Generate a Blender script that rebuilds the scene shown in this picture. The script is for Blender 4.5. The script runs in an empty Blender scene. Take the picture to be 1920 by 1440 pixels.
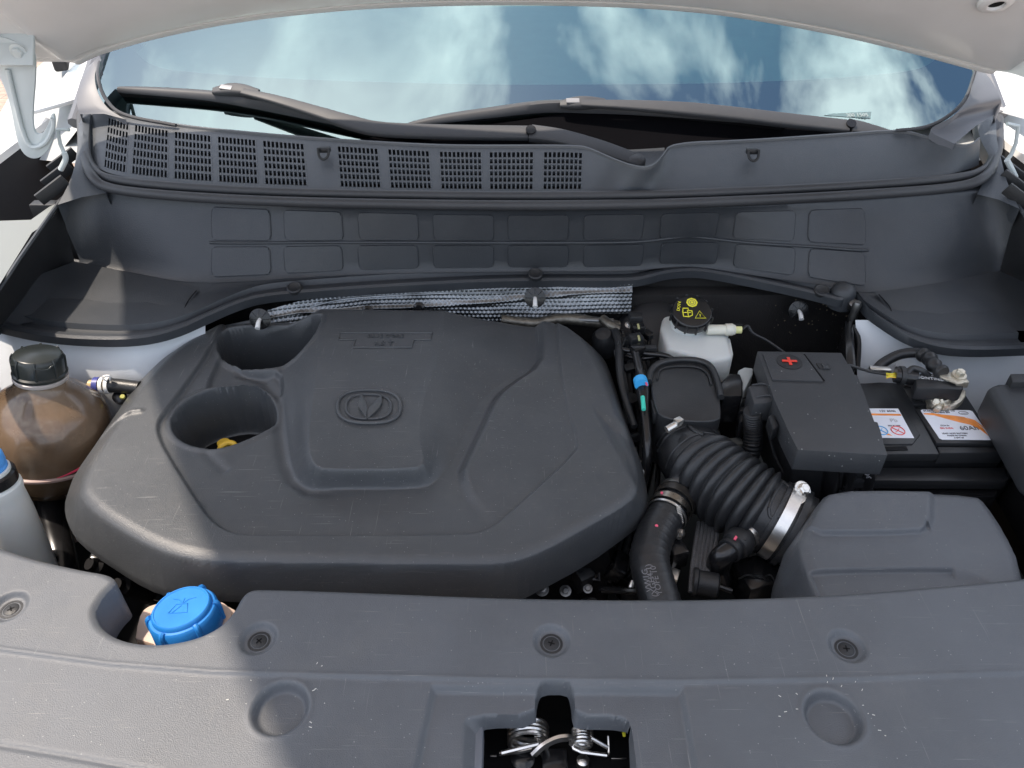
import bpy, bmesh, math, random
import numpy as np
from mathutils import Vector, Matrix, noise as mnoise
random.seed(7); np.random.seed(7)
scene = bpy.context.scene
COL = scene.collection
R = math.radians

# ---------------------------------------------------------------- camera
PITCH = R(38.0); F = 1450.0; CAMZ = 1.60
cam_d = bpy.data.cameras.new("camera"); cam = bpy.data.objects.new("camera", cam_d); COL.objects.link(cam)
cam.location = (0, 0, CAMZ); cam.rotation_euler = (R(90) - PITCH, 0, 0)
cam_d.sensor_fit = 'HORIZONTAL'; cam_d.sensor_width = 36; cam_d.lens = F / 1920 * 36
cam_d.clip_start = 0.02; cam_d.clip_end = 500
scene.camera = cam

# ---------------------------------------------------------------- light
SUN = Vector((0.45, -0.05, -1.0)).normalized()          # the way the light travels
sd_ = bpy.data.lights.new("sun", 'SUN'); so = bpy.data.objects.new("sun", sd_); COL.objects.link(so)
so.rotation_euler = SUN.to_track_quat('-Z', 'Y').to_euler(); so.location = (-3, 1, 8)
sd_.energy = 3.2; sd_.angle = R(1.5); sd_.color = (1.0, 0.87, 0.73)
w = bpy.data.worlds.new("World"); scene.world = w; w.use_nodes = True
wn = w.node_tree.nodes; wl = w.node_tree.links
bg = wn['Background']; bg.inputs[1].default_value = 0.125
sky = wn.new('ShaderNodeTexSky'); sky.sky_type = 'NISHITA'; sky.sun_disc = False
sky.sun_elevation = math.asin(-SUN.z); sky.sun_rotation = math.atan2(-SUN.x, -SUN.y)
sky.air_density = 1.0; sky.dust_density = 1.6; sky.ozone_density = 0.6
tc = wn.new('ShaderNodeTexCoord')
sep = wn.new('ShaderNodeSeparateXYZ'); wl.new(tc.outputs['Generated'], sep.inputs[0])
zc = wn.new('ShaderNodeMath'); zc.operation = 'MAXIMUM'; zc.inputs[1].default_value = 0.12; wl.new(sep.outputs[2], zc.inputs[0])
dv = wn.new('ShaderNodeVectorMath'); dv.operation = 'DIVIDE'
cz = wn.new('ShaderNodeCombineXYZ')
for i in range(3): wl.new(zc.outputs[0], cz.inputs[i])
wl.new(tc.outputs['Generated'], dv.inputs[0]); wl.new(cz.outputs[0], dv.inputs[1])
cn = wn.new('ShaderNodeTexNoise'); cn.inputs['Scale'].default_value = 3.0; cn.inputs['Detail'].default_value = 7
cn.inputs['Roughness'].default_value = 0.55; cn.inputs['Distortion'].default_value = 0.35
mp = wn.new('ShaderNodeMapping'); mp.inputs['Location'].default_value = (3.4, 1.3, 0.0)
wl.new(dv.outputs[0], mp.inputs[0]); wl.new(mp.outputs[0], cn.inputs['Vector'])
cr = wn.new('ShaderNodeValToRGB'); cr.color_ramp.elements[0].position = 0.46; cr.color_ramp.elements[1].position = 0.63
wl.new(cn.outputs[0], cr.inputs[0])
cmix = wn.new('ShaderNodeMix'); cmix.data_type = 'RGBA'
wl.new(cr.outputs[0], cmix.inputs[0]); wl.new(sky.outputs[0], cmix.inputs[6]); cmix.inputs[7].default_value = (11, 11, 11.1, 1)
wl.new(cmix.outputs[2], bg.inputs[0])
scene.view_settings.view_transform = 'Standard'; scene.view_settings.look = 'None'
scene.view_settings.exposure = 1.05; scene.view_settings.gamma = 1.0

# ---------------------------------------------------------------- pixel -> place
CP, SP = math.cos(PITCH), math.sin(PITCH)
def ray(px, py):
    t = (py - 720) / F; r = (px - 960) / F
    return Vector((r, CP - t * SP, -SP - t * CP))
def wz(px, py, z):
    d = ray(px, py); s = (z - CAMZ) / d.z; return Vector((d.x * s, d.y * s, z))
def wy(px, py, y):
    d = ray(px, py); s = y / d.y; return Vector((d.x * s, y, CAMZ + d.z * s))
def Pz(pts, z): return [wz(p[0], p[1], p[2] if len(p) > 2 else z) for p in pts]
def Py_(pts, y): return [wy(p[0], p[1], p[2] if len(p) > 2 else y) for p in pts]
def chaikin(pts, n=2, closed=False):
    pts = [Vector(p) for p in pts]
    for _ in range(n):
        out = [] if closed else [pts[0]]
        m = len(pts)
        for i in range(m if closed else m - 1):
            a, b = pts[i], pts[(i + 1) % m]
            out += [a * .75 + b * .25, a * .25 + b * .75]
        if not closed: out.append(pts[-1])
        pts = out
    return pts

# ---------------------------------------------------------------- materials
MATS = {}
def mat(name, col, rough=0.5, metal=0.0, var=0.15, vscale=6.0, bump=0.0, bscale=400.0, specks=0.0, speck_col=(.5, .5, .48),
        scratch=0.0, coat=0.0, spec=0.5, sss=0.0, dust=0.0, trans=0.0, sscale=260):
    if name in MATS: return MATS[name]
    m = bpy.data.materials.new(name); m.use_nodes = True; nt = m.node_tree; n = nt.nodes; l = nt.links
    b = n['Principled BSDF']; b.inputs['Roughness'].default_value = rough; b.inputs['Metallic'].default_value = metal
    b.inputs['Specular IOR Level'].default_value = spec; b.inputs['Coat Weight'].default_value = coat
    b.inputs['Coat Roughness'].default_value = 0.08
    if sss: b.inputs['Subsurface Weight'].default_value = sss; b.inputs['Subsurface Radius'].default_value = (.02, .012, .008); b.inputs['Subsurface Scale'].default_value = 1.0
    if trans: b.inputs['Transmission Weight'].default_value = trans
    g = n.new('ShaderNodeNewGeometry')
    no = n.new('ShaderNodeTexNoise'); no.inputs['Scale'].default_value = vscale; no.inputs['Detail'].default_value = 6; no.inputs['Roughness'].default_value = .62
    l.new(g.outputs['Position'], no.inputs['Vector'])
    mr = n.new('ShaderNodeMapRange'); mr.inputs[1].default_value = .3; mr.inputs[2].default_value = .7
    mr.inputs[3].default_value = 1 - var; mr.inputs[4].default_value = 1 + var; l.new(no.outputs[0], mr.inputs[0])
    vm = n.new('ShaderNodeVectorMath'); vm.operation = 'SCALE'; vm.inputs[0].default_value = col[:3]; l.new(mr.outputs[0], vm.inputs['Scale'])
    last = vm.outputs[0]
    if dust:
        n3 = n.new('ShaderNodeTexNoise'); n3.inputs['Scale'].default_value = 11; n3.inputs['Detail'].default_value = 9; n3.inputs['Roughness'].default_value = .75
        l.new(g.outputs['Position'], n3.inputs['Vector'])
        r3 = n.new('ShaderNodeMapRange'); r3.inputs[1].default_value = .5; r3.inputs[2].default_value = .8; r3.inputs[4].default_value = dust; l.new(n3.outputs[0], r3.inputs[0])
        mx = n.new('ShaderNodeMix'); mx.data_type = 'RGBA'; l.new(r3.outputs[0], mx.inputs[0]); l.new(last, mx.inputs[6]); mx.inputs[7].default_value = (.22, .205, .18, 1); last = mx.outputs[2]
    if scratch:
        for rot, sc_ in ((0.12, (14, 700, 700)), (0.5, (22, 900, 900)), (1.3, (500, 12, 500))):
            mpp = n.new('ShaderNodeMapping'); mpp.inputs['Rotation'].default_value = (0, 0, rot); mpp.inputs['Scale'].default_value = sc_; l.new(g.outputs['Position'], mpp.inputs[0])
            ns = n.new('ShaderNodeTexNoise'); ns.inputs['Scale'].default_value = 1.0; ns.inputs['Detail'].default_value = 2; l.new(mpp.outputs[0], ns.inputs['Vector'])
            rs = n.new('ShaderNodeMapRange'); rs.inputs[1].default_value = .70; rs.inputs[2].default_value = .78; rs.inputs[4].default_value = scratch; l.new(ns.outputs[0], rs.inputs[0])
            mx = n.new('ShaderNodeMix'); mx.data_type = 'RGBA'; l.new(rs.outputs[0], mx.inputs[0]); l.new(last, mx.inputs[6]); mx.inputs[7].default_value = (.26, .26, .25, 1); last = mx.outputs[2]
    if specks:
        for sc_, th, am in ((sscale, .118, specks), (sscale * .36, .05, specks)):
            vo = n.new('ShaderNodeTexVoronoi'); vo.inputs['Scale'].default_value = sc_; l.new(g.outputs['Position'], vo.inputs['Vector'])
            lt = n.new('ShaderNodeMath'); lt.operation = 'LESS_THAN'; lt.inputs[1].default_value = th; l.new(vo.outputs['Distance'], lt.inputs[0])
            sx = n.new('ShaderNodeSeparateColor'); l.new(vo.outputs['Color'], sx.inputs[0])
            gt = n.new('ShaderNodeMath'); gt.operation = 'GREATER_THAN'; gt.inputs[1].default_value = .86; l.new(sx.outputs[0], gt.inputs[0])
            mu = n.new('ShaderNodeMath'); mu.operation = 'MULTIPLY'; l.new(lt.outputs[0], mu.inputs[0]); l.new(gt.outputs[0], mu.inputs[1])
            m2 = n.new('ShaderNodeMath'); m2.operation = 'MULTIPLY'; m2.inputs[1].default_value = am; l.new(mu.outputs[0], m2.inputs[0])
            mx = n.new('ShaderNodeMix'); mx.data_type = 'RGBA'; l.new(m2.outputs[0], mx.inputs[0]); l.new(last, mx.inputs[6]); mx.inputs[7].default_value = (*speck_col, 1); last = mx.outputs[2]
    l.new(last, b.inputs['Base Color'])
    r2 = n.new('ShaderNodeMapRange'); r2.inputs[1].default_value = .3; r2.inputs[2].default_value = .7
    r2.inputs[3].default_value = max(.02, rough - .07); r2.inputs[4].default_value = min(1, rough + .07); l.new(no.outputs[0], r2.inputs[0]); l.new(r2.outputs[0], b.inputs['Roughness'])
    if bump:
        n2 = n.new('ShaderNodeTexNoise'); n2.inputs['Scale'].default_value = bscale; n2.inputs['Detail'].default_value = 3
        l.new(g.outputs['Position'], n2.inputs['Vector'])
        bp = n.new('ShaderNodeBump'); bp.inputs['Strength'].default_value = bump; bp.inputs['Distance'].default_value = .0012
        l.new(n2.outputs[0], bp.inputs['Height']); l.new(bp.outputs[0], b.inputs['Normal'])
    MATS[name] = m; return m
PL = mat('textured_plastic', (.058, .062, .067), .35, var=.18, bump=.35, bscale=1100, specks=.4, scratch=.5, dust=.10, spec=.5)
PLR = mat('radiator_cover_plastic', (.090, .097, .108), .44, var=.16, bump=.4, bscale=1200, specks=.35, scratch=.45, dust=.14, sscale=230)
PLD = mat('dark_plastic', (.016, .017, .019), .5, var=.2, bump=.3, bscale=700, dust=.05)
PLC = mat('cowl_plastic', (.058, .065, .074), .45, var=.15, bump=.4, bscale=900, dust=.08, vscale=9)
PLB = mat('bulkhead_plastic', (.033, .037, .043), .42, var=.22, bump=.3, bscale=700, dust=.06, vscale=5)
RUB = mat('rubber', (.019, .020, .022), .38, var=.2, bump=.3, bscale=500, dust=.07, vscale=14)
RUBS = mat('seal_rubber', (.045, .046, .050), .5, var=.15)
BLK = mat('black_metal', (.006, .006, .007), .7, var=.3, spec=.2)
BLG = mat('gloss_black', (.01, .01, .011), .25, var=.2)
WHT = mat('white_paint', (.78, .78, .77), .3, var=.03, coat=.6)
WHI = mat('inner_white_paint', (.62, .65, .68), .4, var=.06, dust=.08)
HOODM = mat('hood_inner_paint', (.80, .80, .79), .4, var=.04, coat=.2)
HNG = mat('hinge_paint', (.55, .60, .60), .4, var=.05)
STL = mat('steel', (.72, .70, .67), .32, metal=1, var=.15, vscale=40)
ZNC = mat('zinc_plating', (.72, .70, .66), .38, metal=1, var=.2, vscale=60)
TIN = mat('tin_terminal', (.62, .57, .47), .42, metal=.8, var=.3, vscale=90, bump=.6, bscale=300)
BLU = mat('blue_plastic', (.015, .17, .50), .42, var=.12, vscale=30)
BLU2 = mat('pale_blue_plastic', (.08, .32, .75), .4, var=.05)
MLK = mat('milky_plastic', (.66, .68, .66), .42, var=.06, sss=.15)
CRM = mat('cream_plastic', (.72, .70, .60), .4, var=.05, sss=.1)
TNK = mat('coolant_tank_plastic', (.135, .090, .056), .25, var=.4, vscale=9, sss=.1, dust=.14, coat=.35)
RED = mat('red_plastic', (.75, .05, .03), .45, var=.05)
PNK = mat('coolant_pink', (.55, .03, .08), .4, var=.1)
PKM = mat('pink_marker', (.85, .12, .2), .6, var=.1)
YEL = mat('yellow_print', (.80, .74, .05), .5, var=.05)
YLD = mat('dipstick_yellow', (.85, .55, .06), .45, var=.05)
ORG = mat('orange_print', (.88, .30, .06), .5, var=.2, vscale=60)
PAP = mat('label_paper', (.76, .78, .84), .45, var=.02)
INK = mat('printed_ink', (.09, .09, .1), .6, var=.1)
INKR = mat('red_ink', (.75, .12, .12), .6, var=.1)
INKB = mat('blue_ink', (.12, .4, .7), .6, var=.1)
TEAL = mat('teal_marker', (.05, .6, .45), .6, var=.1)
CYN = mat('blue_tape', (.05, .42, .85), .5, var=.05)
GRY = mat('grey_plastic', (.42, .45, .45), .5, var=.05)
GRN = mat('worn_print', (.17, .17, .18), .6, var=.1)
FOIL = mat('embossed_foil', (.19, .20, .21), .34, metal=1, var=.65, vscale=22)
DUSTM = mat('grit', (.62, .60, .55), .8, var=.2)
SKIN = mat('washer_neck_plastic', (.50, .38, .31), .5, var=.1, sss=.1)

# ---------------------------------------------------------------- objects
LOC = {}
def tag(o, label=None, cat=None, group=None, kind=None):
    if label: o['label'] = label
    if cat: o['category'] = cat
    if group: o['group'] = group
    if kind: o['kind'] = kind
    return o
def thing(name, label, cat, loc, group=None):
    o = bpy.data.objects.new(name, None); COL.objects.link(o); o.empty_display_size = .02
    o.location = loc; LOC[o.name] = Vector(loc); return tag(o, label, cat, group)
def subthing(name, loc, parent, label=None):
    o = bpy.data.objects.new(name, None); COL.objects.link(o); o.empty_display_size = .02; o.parent = parent
    o.location = Vector(loc) - LOC[parent.name]; LOC[o.name] = Vector(loc)
    if label: o['label'] = label
    return o
def finish(me, name, m, parent, smooth=40):
    """mesh in world coordinates -> object with its origin at its own centre"""
    n = len(me.vertices); co = np.empty(n * 3, dtype=np.float32); me.vertices.foreach_get('co', co); co = co.reshape(-1, 3)
    c = (co.min(0) + co.max(0)) / 2; co -= c; me.vertices.foreach_set('co', co.ravel()); me.update()
    me.shade_smooth()
    if smooth < 180: me.set_sharp_from_angle(angle=R(smooth))
    if m:
        for mm in (m if isinstance(m, (list, tuple)) else [m]): me.materials.append(mm)
    o = bpy.data.objects.new(name, me); COL.objects.link(o)
    c = Vector([float(v) for v in c]); LOC[o.name] = c
    if parent is not None: o.parent = parent; o.location = c - LOC[parent.name]
    else: o.location = c
    return o
def new(name, verts, faces, m, parent=None, smooth=40):
    me = bpy.data.meshes.new(name); me.from_pydata([tuple(v) for v in verts], [], faces); me.update()
    bm = bmesh.new(); bm.from_mesh(me); bmesh.ops.recalc_face_normals(bm, faces=bm.faces); bm.to_mesh(me); bm.free()
    return finish(me, name, m, parent, smooth)
class MB:
    """collects shapes into one mesh"""
    def __init__(s): s.v = []; s.f = []
    def add(s, v, f):
        k = len(s.v); s.v += [Vector(p) for p in v]; s.f += [tuple(i + k for i in q) for q in f]; return s
    def build(s, name, m, parent=None, smooth=40): return new(name, s.v, s.f, m, parent, smooth)
def g_bm(bm):
    bm.verts.index_update(); return [v.co.copy() for v in bm.verts], [tuple(v.index for v in f.verts) for f in bm.faces]
def g_prism(poly, drop, bevel=0.002, seg=2, vec=None):
    """poly: world points (top), extruded along vec*drop (down)"""
    vec = Vector(vec or (0, 0, -1)); bm = bmesh.new()
    top = [bm.verts.new(p) for p in poly]
    ft = bm.faces.new(top)
    bot = [bm.verts.new(Vector(p) + vec * drop) for p in poly]
    bm.faces.new(list(reversed(bot))); n = len(poly)
    for i in range(n): bm.faces.new((top[i], bot[i], bot[(i + 1) % n], top[(i + 1) % n]))
    bmesh.ops.recalc_face_normals(bm, faces=bm.faces)
    if bevel: bmesh.ops.bevel(bm, geom=list(bm.edges), offset=bevel, segments=seg, affect='EDGES', profile=.5, clamp_overlap=True)
    r = g_bm(bm); bm.free(); return r
def g_box(c, size, rot=None, bevel=0.002, seg=2):
    c = Vector(c); sx, sy, sz = [s / 2 for s in size]; M = rot if rot is not None else Matrix.Identity(3)
    poly = [c + M @ Vector(p) for p in ((-sx, -sy, sz), (sx, -sy, sz), (sx, sy, sz), (-sx, sy, sz))]
    return g_prism(poly, size[2], bevel, seg, vec=M @ Vector((0, 0, -1)))
def frame_of(ax):
    ax = Vector(ax).normalized(); a = Vector((1, 0, 0)) if abs(ax.x) < .8 else Vector((0, 1, 0))
    u = (a - ax * a.dot(ax)).normalized(); return u, ax.cross(u), ax
def g_lathe(prof, org, axis=(0, 0, 1), seg=32, sy=1.0, cap=True):
    u, v, a = frame_of(axis); org = Vector(org); V = []; Fc = []
    for (r, h) in prof:
        for k in range(seg):
            t = 2 * math.pi * k / seg; V.append(org + a * h + u * (r * math.cos(t)) + v * (r * sy * math.sin(t)))
    for i in range(len(prof) - 1):
        for k in range(seg):
            a0 = i * seg + k; a1 = i * seg + (k + 1) % seg; Fc.append((a0, a1, a1 + seg, a0 + seg))
    if cap:
        if prof[0][0] > 1e-6: Fc.append(tuple(range(seg))[::-1])
        if prof[-1][0] > 1e-6: Fc.append(tuple(range((len(prof) - 1) * seg, len(prof) * seg)))
    return V, Fc
def smooth_path(pts, n):
    pts = [Vector(p) for p in pts]
    if len(pts) == 2: return [pts[0].lerp(pts[1], i / (n - 1)) for i in range(n)]
    c = [pts[0] * 2 - pts[1]] + pts + [pts[-1] * 2 - pts[-2]]; out = []; m = len(pts) - 1
    for i in range(n):
        t = i / (n - 1) * m; k = min(int(t), m - 1); f = t - k; a, b, d, e = c[k], c[k + 1], c[k + 2], c[k + 3]
        out.append(.5 * ((2 * b) + (d - a) * f + (2 * a - 5 * b + 4 * d - e) * f * f + (-a + 3 * b - 3 * d + e) * f ** 3))
    return out
def g_tube(pts, r, n=24, seg=12, smooth=True, closed=False, cap=True):
    P = smooth_path(pts, n) if smooth else [Vector(p) for p in pts]; n = len(P); V = []; Fc = []; u = None
    for i, p in enumerate(P):
        if closed: t = (P[(i + 1) % n] - P[i - 1]).normalized()
        else: t = (P[min(i + 1, n - 1)] - P[max(i - 1, 0)]).normalized()
        if u is None: u = frame_of(t)[0]
        u = (u - t * u.dot(t)).normalized(); v = t.cross(u); rr = r(i / (n - 1)) if callable(r) else r
        for k in range(seg):
            a = 2 * math.pi * k / seg; V.append(p + u * (rr * math.cos(a)) + v * (rr * math.sin(a)))
    for i in range(n if closed else n - 1):
        for k in range(seg):
            a0 = i * seg + k; a1 = i * seg + (k + 1) % seg; b0 = ((i + 1) % n) * seg + k; b1 = ((i + 1) % n) * seg + (k + 1) % seg
            Fc.append((a0, a1, b1, b0))
    if cap and not closed: Fc.append(tuple(range(seg))[::-1]); Fc.append(tuple(range((n - 1) * seg, n * seg)))
    return V, Fc
def g_sweep(pts, prof, scale=lambda t: (1, 1), n=24, up=(0, 0, 1), smooth=True):
    """prof: closed 2D outline (side, up)"""
    P = smooth_path(pts, n) if smooth else [Vector(p) for p in pts]; n = len(P); V = []; Fc = []; m = len(prof); up = Vector(up)
    for i, p in enumerate(P):
        t = (P[min(i + 1, n - 1)] - P[max(i - 1, 0)]).normalized(); s = t.cross(up).normalized(); uu = s.cross(t)
        a, b = scale(i / (n - 1))
        for (x, y) in prof: V.append(p + s * (x * a) + uu * (y * b))
    for i in range(n - 1):
        for k in range(m): Fc.append((i * m + k, i * m + (k + 1) % m, (i + 1) * m + (k + 1) % m, (i + 1) * m + k))
    Fc.append(tuple(range(m))[::-1]); Fc.append(tuple(range((n - 1) * m, n * m)))
    return V, Fc
def rrect(w, h, r, k=4):
    o = []
    for cx, cy, a0 in ((w / 2 - r, h / 2 - r, 0), (-w / 2 + r, h / 2 - r, 90), (-w / 2 + r, -h / 2 + r, 180), (w / 2 - r, -h / 2 + r, 270)):
        for i in range(k + 1): a = R(a0 + 90 * i / k); o.append((cx + r * math.cos(a), cy + r * math.sin(a)))
    return o
def g_band(c, axis, r, width, thick=.0012, seg=40):
    return g_lathe([(r, -width / 2), (r + thick, -width / 2), (r + thick, width / 2), (r, width / 2), (r, -width / 2)], c, axis, seg, cap=False)
def part(geo, name, m, parent=None, smooth=40): return new(name, geo[0], geo[1], m, parent, smooth)
def bolt(c, axis, r, h, name, m, parent):
    b = MB(); b.add(*g_lathe([(r * 1.5, 0), (r * 1.5, h * .25), (r * 1.25, h * .3)], c, axis, 20)); c = Vector(c); a = Vector(axis).normalized()
    b.add(*g_lathe([(r, h * .25), (r, h * .85), (r * .8, h), (0, h)], c, axis, 6)); b.add(*g_lathe([(r * .5, h), (r * .35, h * .8), (0, h * .8)], c + a * .0004, axis, 10)); return b.build(name, m, parent)
def textmesh(s, name, m, parent, org, ux, uy, size, depth=.0004, align='CENTER'):
    cu = bpy.data.curves.new(name, 'FONT'); cu.body = s; cu.size = 1; cu.align_x = align; cu.align_y = 'CENTER'; cu.extrude = depth / size; cu.resolution_u = 3
    t = bpy.data.objects.new(name, cu); COL.objects.link(t); dg = bpy.context.evaluated_depsgraph_get()
    me = bpy.data.meshes.new_from_object(t.evaluated_get(dg)); bpy.data.objects.remove(t)
    ux = Vector(ux).normalized(); uy = Vector(uy); uy = (uy - ux * uy.dot(ux)).normalized(); uz = ux.cross(uy)
    M = Matrix((ux, uy, uz)).transposed().to_4x4(); M.translation = Vector(org)
    me.transform(M @ Matrix.Scale(size, 4)); me.materials.clear(); return finish(me, name, m, parent, 30)

# --- curves that run across the car, interpolated by x
class Cv:
    def __init__(s, pts, z=None, y=None, sm=2):
        P = chaikin(Pz(pts, z) if y is None else Py_(pts, y), sm); P.sort(key=lambda p: p.x); s.a = np.array([tuple(p) for p in P])
        s.x0, s.x1 = s.a[0, 0], s.a[-1, 0]
    def __call__(s, x, dy=0, dz=0): return Vector((x, float(np.interp(x, s.a[:, 0], s.a[:, 1])) + dy, float(np.interp(x, s.a[:, 0], s.a[:, 2])) + dz))
def g_rows(rows, closed=False):
    n = len(rows[0]); V = [p for r in rows for p in r]; Fc = []
    for i in range(len(rows) - 1):
        for k in range(n - 1): Fc.append((i * n + k, i * n + k + 1, (i + 1) * n + k + 1, (i + 1) * n + k))
    return V, Fc
def g_loftx(fs, x0, x1, n):
    xs = [x0 + (x1 - x0) * i / (n - 1) for i in range(n)]; return g_rows([[f(x) for x in xs] for f in fs])

# --- height fields
def sdf(poly, X, Y):
    """signed distance, positive inside"""
    P = np.array([(p[0], p[1]) for p in poly], dtype=np.float64); d2 = np.full(X.shape, 1e9); ins = np.zeros(X.shape, bool); n = len(P)
    for i in range(n):
        a = P[i]; b = P[(i + 1) % n]; e = b - a; wx = X - a[0]; wy_ = Y - a[1]
        t = np.clip((wx * e[0] + wy_ * e[1]) / (e @ e + 1e-18), 0, 1); d2 = np.minimum(d2, (wx - e[0] * t) ** 2 + (wy_ - e[1] * t) ** 2)
        c = ((a[1] > Y) != (b[1] > Y)); 
        if abs(b[1] - a[1]) > 1e-12: ins ^= c & (X < (b[0] - a[0]) * (Y - a[1]) / (b[1] - a[1]) + a[0])
    return np.where(ins, 1, -1) * np.sqrt(d2)
def dline(pts, X, Y):
    d2 = np.full(X.shape, 1e9)
    for a, b in zip(pts[:-1], pts[1:]):
        e = (b[0] - a[0], b[1] - a[1]); wx = X - a[0]; wy_ = Y - a[1]
        t = np.clip((wx * e[0] + wy_ * e[1]) / (e[0] ** 2 + e[1] ** 2 + 1e-18), 0, 1); d2 = np.minimum(d2, (wx - e[0] * t) ** 2 + (wy_ - e[1] * t) ** 2)
    return np.sqrt(d2)
def sst(x): x = np.clip(x, 0, 1); return x * x * (3 - 2 * x)
def ramp(outer, inner, X, Y):
    a = sdf(outer, X, Y); b = -sdf(inner, X, Y); return np.where(a <= 0, 0, np.where(b <= 0, 1, a / (a + np.maximum(b, 1e-9))))
def hfield(name, outer, hf, res, m, parent=None, holes=(), skirt=.03, smooth=60):
    P = np.array([(p[0], p[1]) for p in outer]); lo = P.min(0) - 2 * res; hi = P.max(0) + 2 * res
    xs = np.arange(lo[0], hi[0], res); ys = np.arange(lo[1], hi[1], res); X, Y = np.meshgrid(xs, ys)
    def S(X, Y):
        s = sdf(outer, X, Y)
        for h in holes: s = np.minimum(s, -sdf(h, X, Y))
        return s
    s = S(X, Y); gy, gx = np.gradient(s, res); gl = np.sqrt(gx ** 2 + gy ** 2) + 1e-9
    near = (s < 0) & (s > -res * 1.6); X = np.where(near, X + gx / gl * (-s), X); Y = np.where(near, Y + gy / gl * (-s), Y)
    Z = hf(X, Y); ny, nx = X.shape; ok = s > -res * 1.6; ins = s > 0
    idx = np.arange(nx * ny).reshape(ny, nx); q = np.stack([idx[:-1, :-1], idx[:-1, 1:], idx[1:, 1:], idx[1:, :-1]], -1).reshape(-1, 4)
    okf = ok.ravel()[q].all(1) & (ins.ravel()[q].sum(1) >= 1); q = q[okf]
    used = np.unique(q); remap = -np.ones(nx * ny, int); remap[used] = np.arange(len(used)); q = remap[q]
    V = np.stack([X.ravel()[used], Y.ravel()[used], Z.ravel()[used]], 1)
    if skirt:
        e = np.concatenate([q[:, [0, 1]], q[:, [1, 2]], q[:, [2, 3]], q[:, [3, 0]]]); es = np.sort(e, 1); key = es[:, 0] * len(V) + es[:, 1]
        u, first, cnt = np.unique(key, return_index=True, return_counts=True); be = e[first[cnt == 1]]; be = be[(np.abs(sdf(outer, V[be[:, 0], 0], V[be[:, 0], 1])) < res * 2.2)]; bv = np.unique(be)
        mp_ = -np.ones(len(V), int); mp_[bv] = np.arange(len(bv)) + len(V); L = V[bv].copy(); L[:, 2] -= skirt; V = np.concatenate([V, L])
        q = np.concatenate([q, np.stack([be[:, 1], be[:, 0], mp_[be[:, 0]], mp_[be[:, 1]]], 1)])
    me = bpy.data.meshes.new(name); me.vertices.add(len(V)); me.vertices.foreach_set('co', V.astype(np.float32).ravel())
    me.loops.add(q.size); me.loops.foreach_set('vertex_index', q.astype(np.int32).ravel())
    me.polygons.add(len(q)); me.polygons.foreach_set('loop_start', np.arange(0, q.size, 4, dtype=np.int32)); me.polygons.foreach_set('loop_total', np.full(len(q), 4, dtype=np.int32))
    me.update(calc_edges=True); me.validate(); return finish(me, name, m, parent, smooth)
# ================================================================ ground
def ground():
    m = bpy.data.materials.new('paving'); m.use_nodes = True; nt = m.node_tree; n = nt.nodes; l = nt.links; b = n['Principled BSDF']; b.inputs['Roughness'].default_value = .85
    g = n.new('ShaderNodeNewGeometry'); br = n.new('ShaderNodeTexBrick'); br.inputs['Scale'].default_value = 3.3; br.inputs['Mortar Size'].default_value = .012
    br.inputs['Color1'].default_value = (.36, .27, .21, 1); br.inputs['Color2'].default_value = (.31, .245, .20, 1); br.inputs['Mortar'].default_value = (.19, .15, .13, 1)
    l.new(g.outputs['Position'], br.inputs['Vector']); no = n.new('ShaderNodeTexNoise'); no.inputs['Scale'].default_value = 30; no.inputs['Detail'].default_value = 8; l.new(g.outputs['Position'], no.inputs['Vector'])
    mx = n.new('ShaderNodeMix'); mx.data_type = 'RGBA'; mx.blend_type = 'OVERLAY'; mx.inputs[0].default_value = .5; l.new(br.outputs[0], mx.inputs[6]); l.new(no.outputs[0], mx.inputs[7]); l.new(mx.outputs[2], b.inputs['Base Color'])
    v = [(-60, -60, 0), (60, -60, 0), (60, 60, 0), (-60, 60, 0)]
    o = new('ground', v, [(0, 1, 2, 3)], m); o['kind'] = 'structure'
ground()

# ================================================================ hood
EDGE = [(-420, 128, 1.22), (-200, 118, 1.27), (0, 112, 1.31), (66, 113, 1.315), (136, 113, 1.32), (150, 120, 1.32), (175, 106, 1.318), (215, 92, 1.315), (300, 68, 1.31), (450, 38, 1.298), (640, 17, 1.285), (800, 9, 1.275), (960, 7, 1.27), (1150, 10, 1.275),
        (1300, 20, 1.285), (1400, 33, 1.29), (1560, 62, 1.30), (1700, 95, 1.31), (1820, 128, 1.318), (1858, 137, 1.32), (1880, 131, 1.32), (1930, 130, 1.31), (2150, 134, 1.27), (2350, 146, 1.22)]
HT = R(40); HU = Vector((0, -math.cos(HT), math.sin(HT))); HN = Vector((0, -math.sin(HT), -math.cos(HT)))
hood = thing('hood', 'raised white hood seen from below, its underside over the engine bay', 'hood', (0, 1.25, 1.3))
he = chaikin([wy(*p) for p in EDGE], 1); he = smooth_path(he, 150); he = [Vector(p) for p in he]
HW = .79
def hood_row(a, nrm, nar=0.0):
    out = []
    for p in he:
        q = p + HU * a + HN * nrm; t = a / 1.2
        q.x = max(-HW, min(HW, q.x)); q.x *= 1 - .02 * t - .27 * max(0, t - .25) ** 1.25
        out.append(q)
    return out
part(g_rows([hood_row(0, -.012), hood_row(-.001, 0), hood_row(.003, .004), hood_row(.013, .0035), hood_row(.0150, -.002), hood_row(.0185, -.002), hood_row(.0205, .0055), hood_row(.032, .006), hood_row(.036, .013), hood_row(.046, .017),
     hood_row(.12, .019), hood_row(.3, .018), hood_row(.6, .018), hood_row(.9, .018), hood_row(1.2, .014), hood_row(1.27, 0), hood_row(1.275, -.01)]), 'inner_panel', HOODM, hood, 50)
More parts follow.
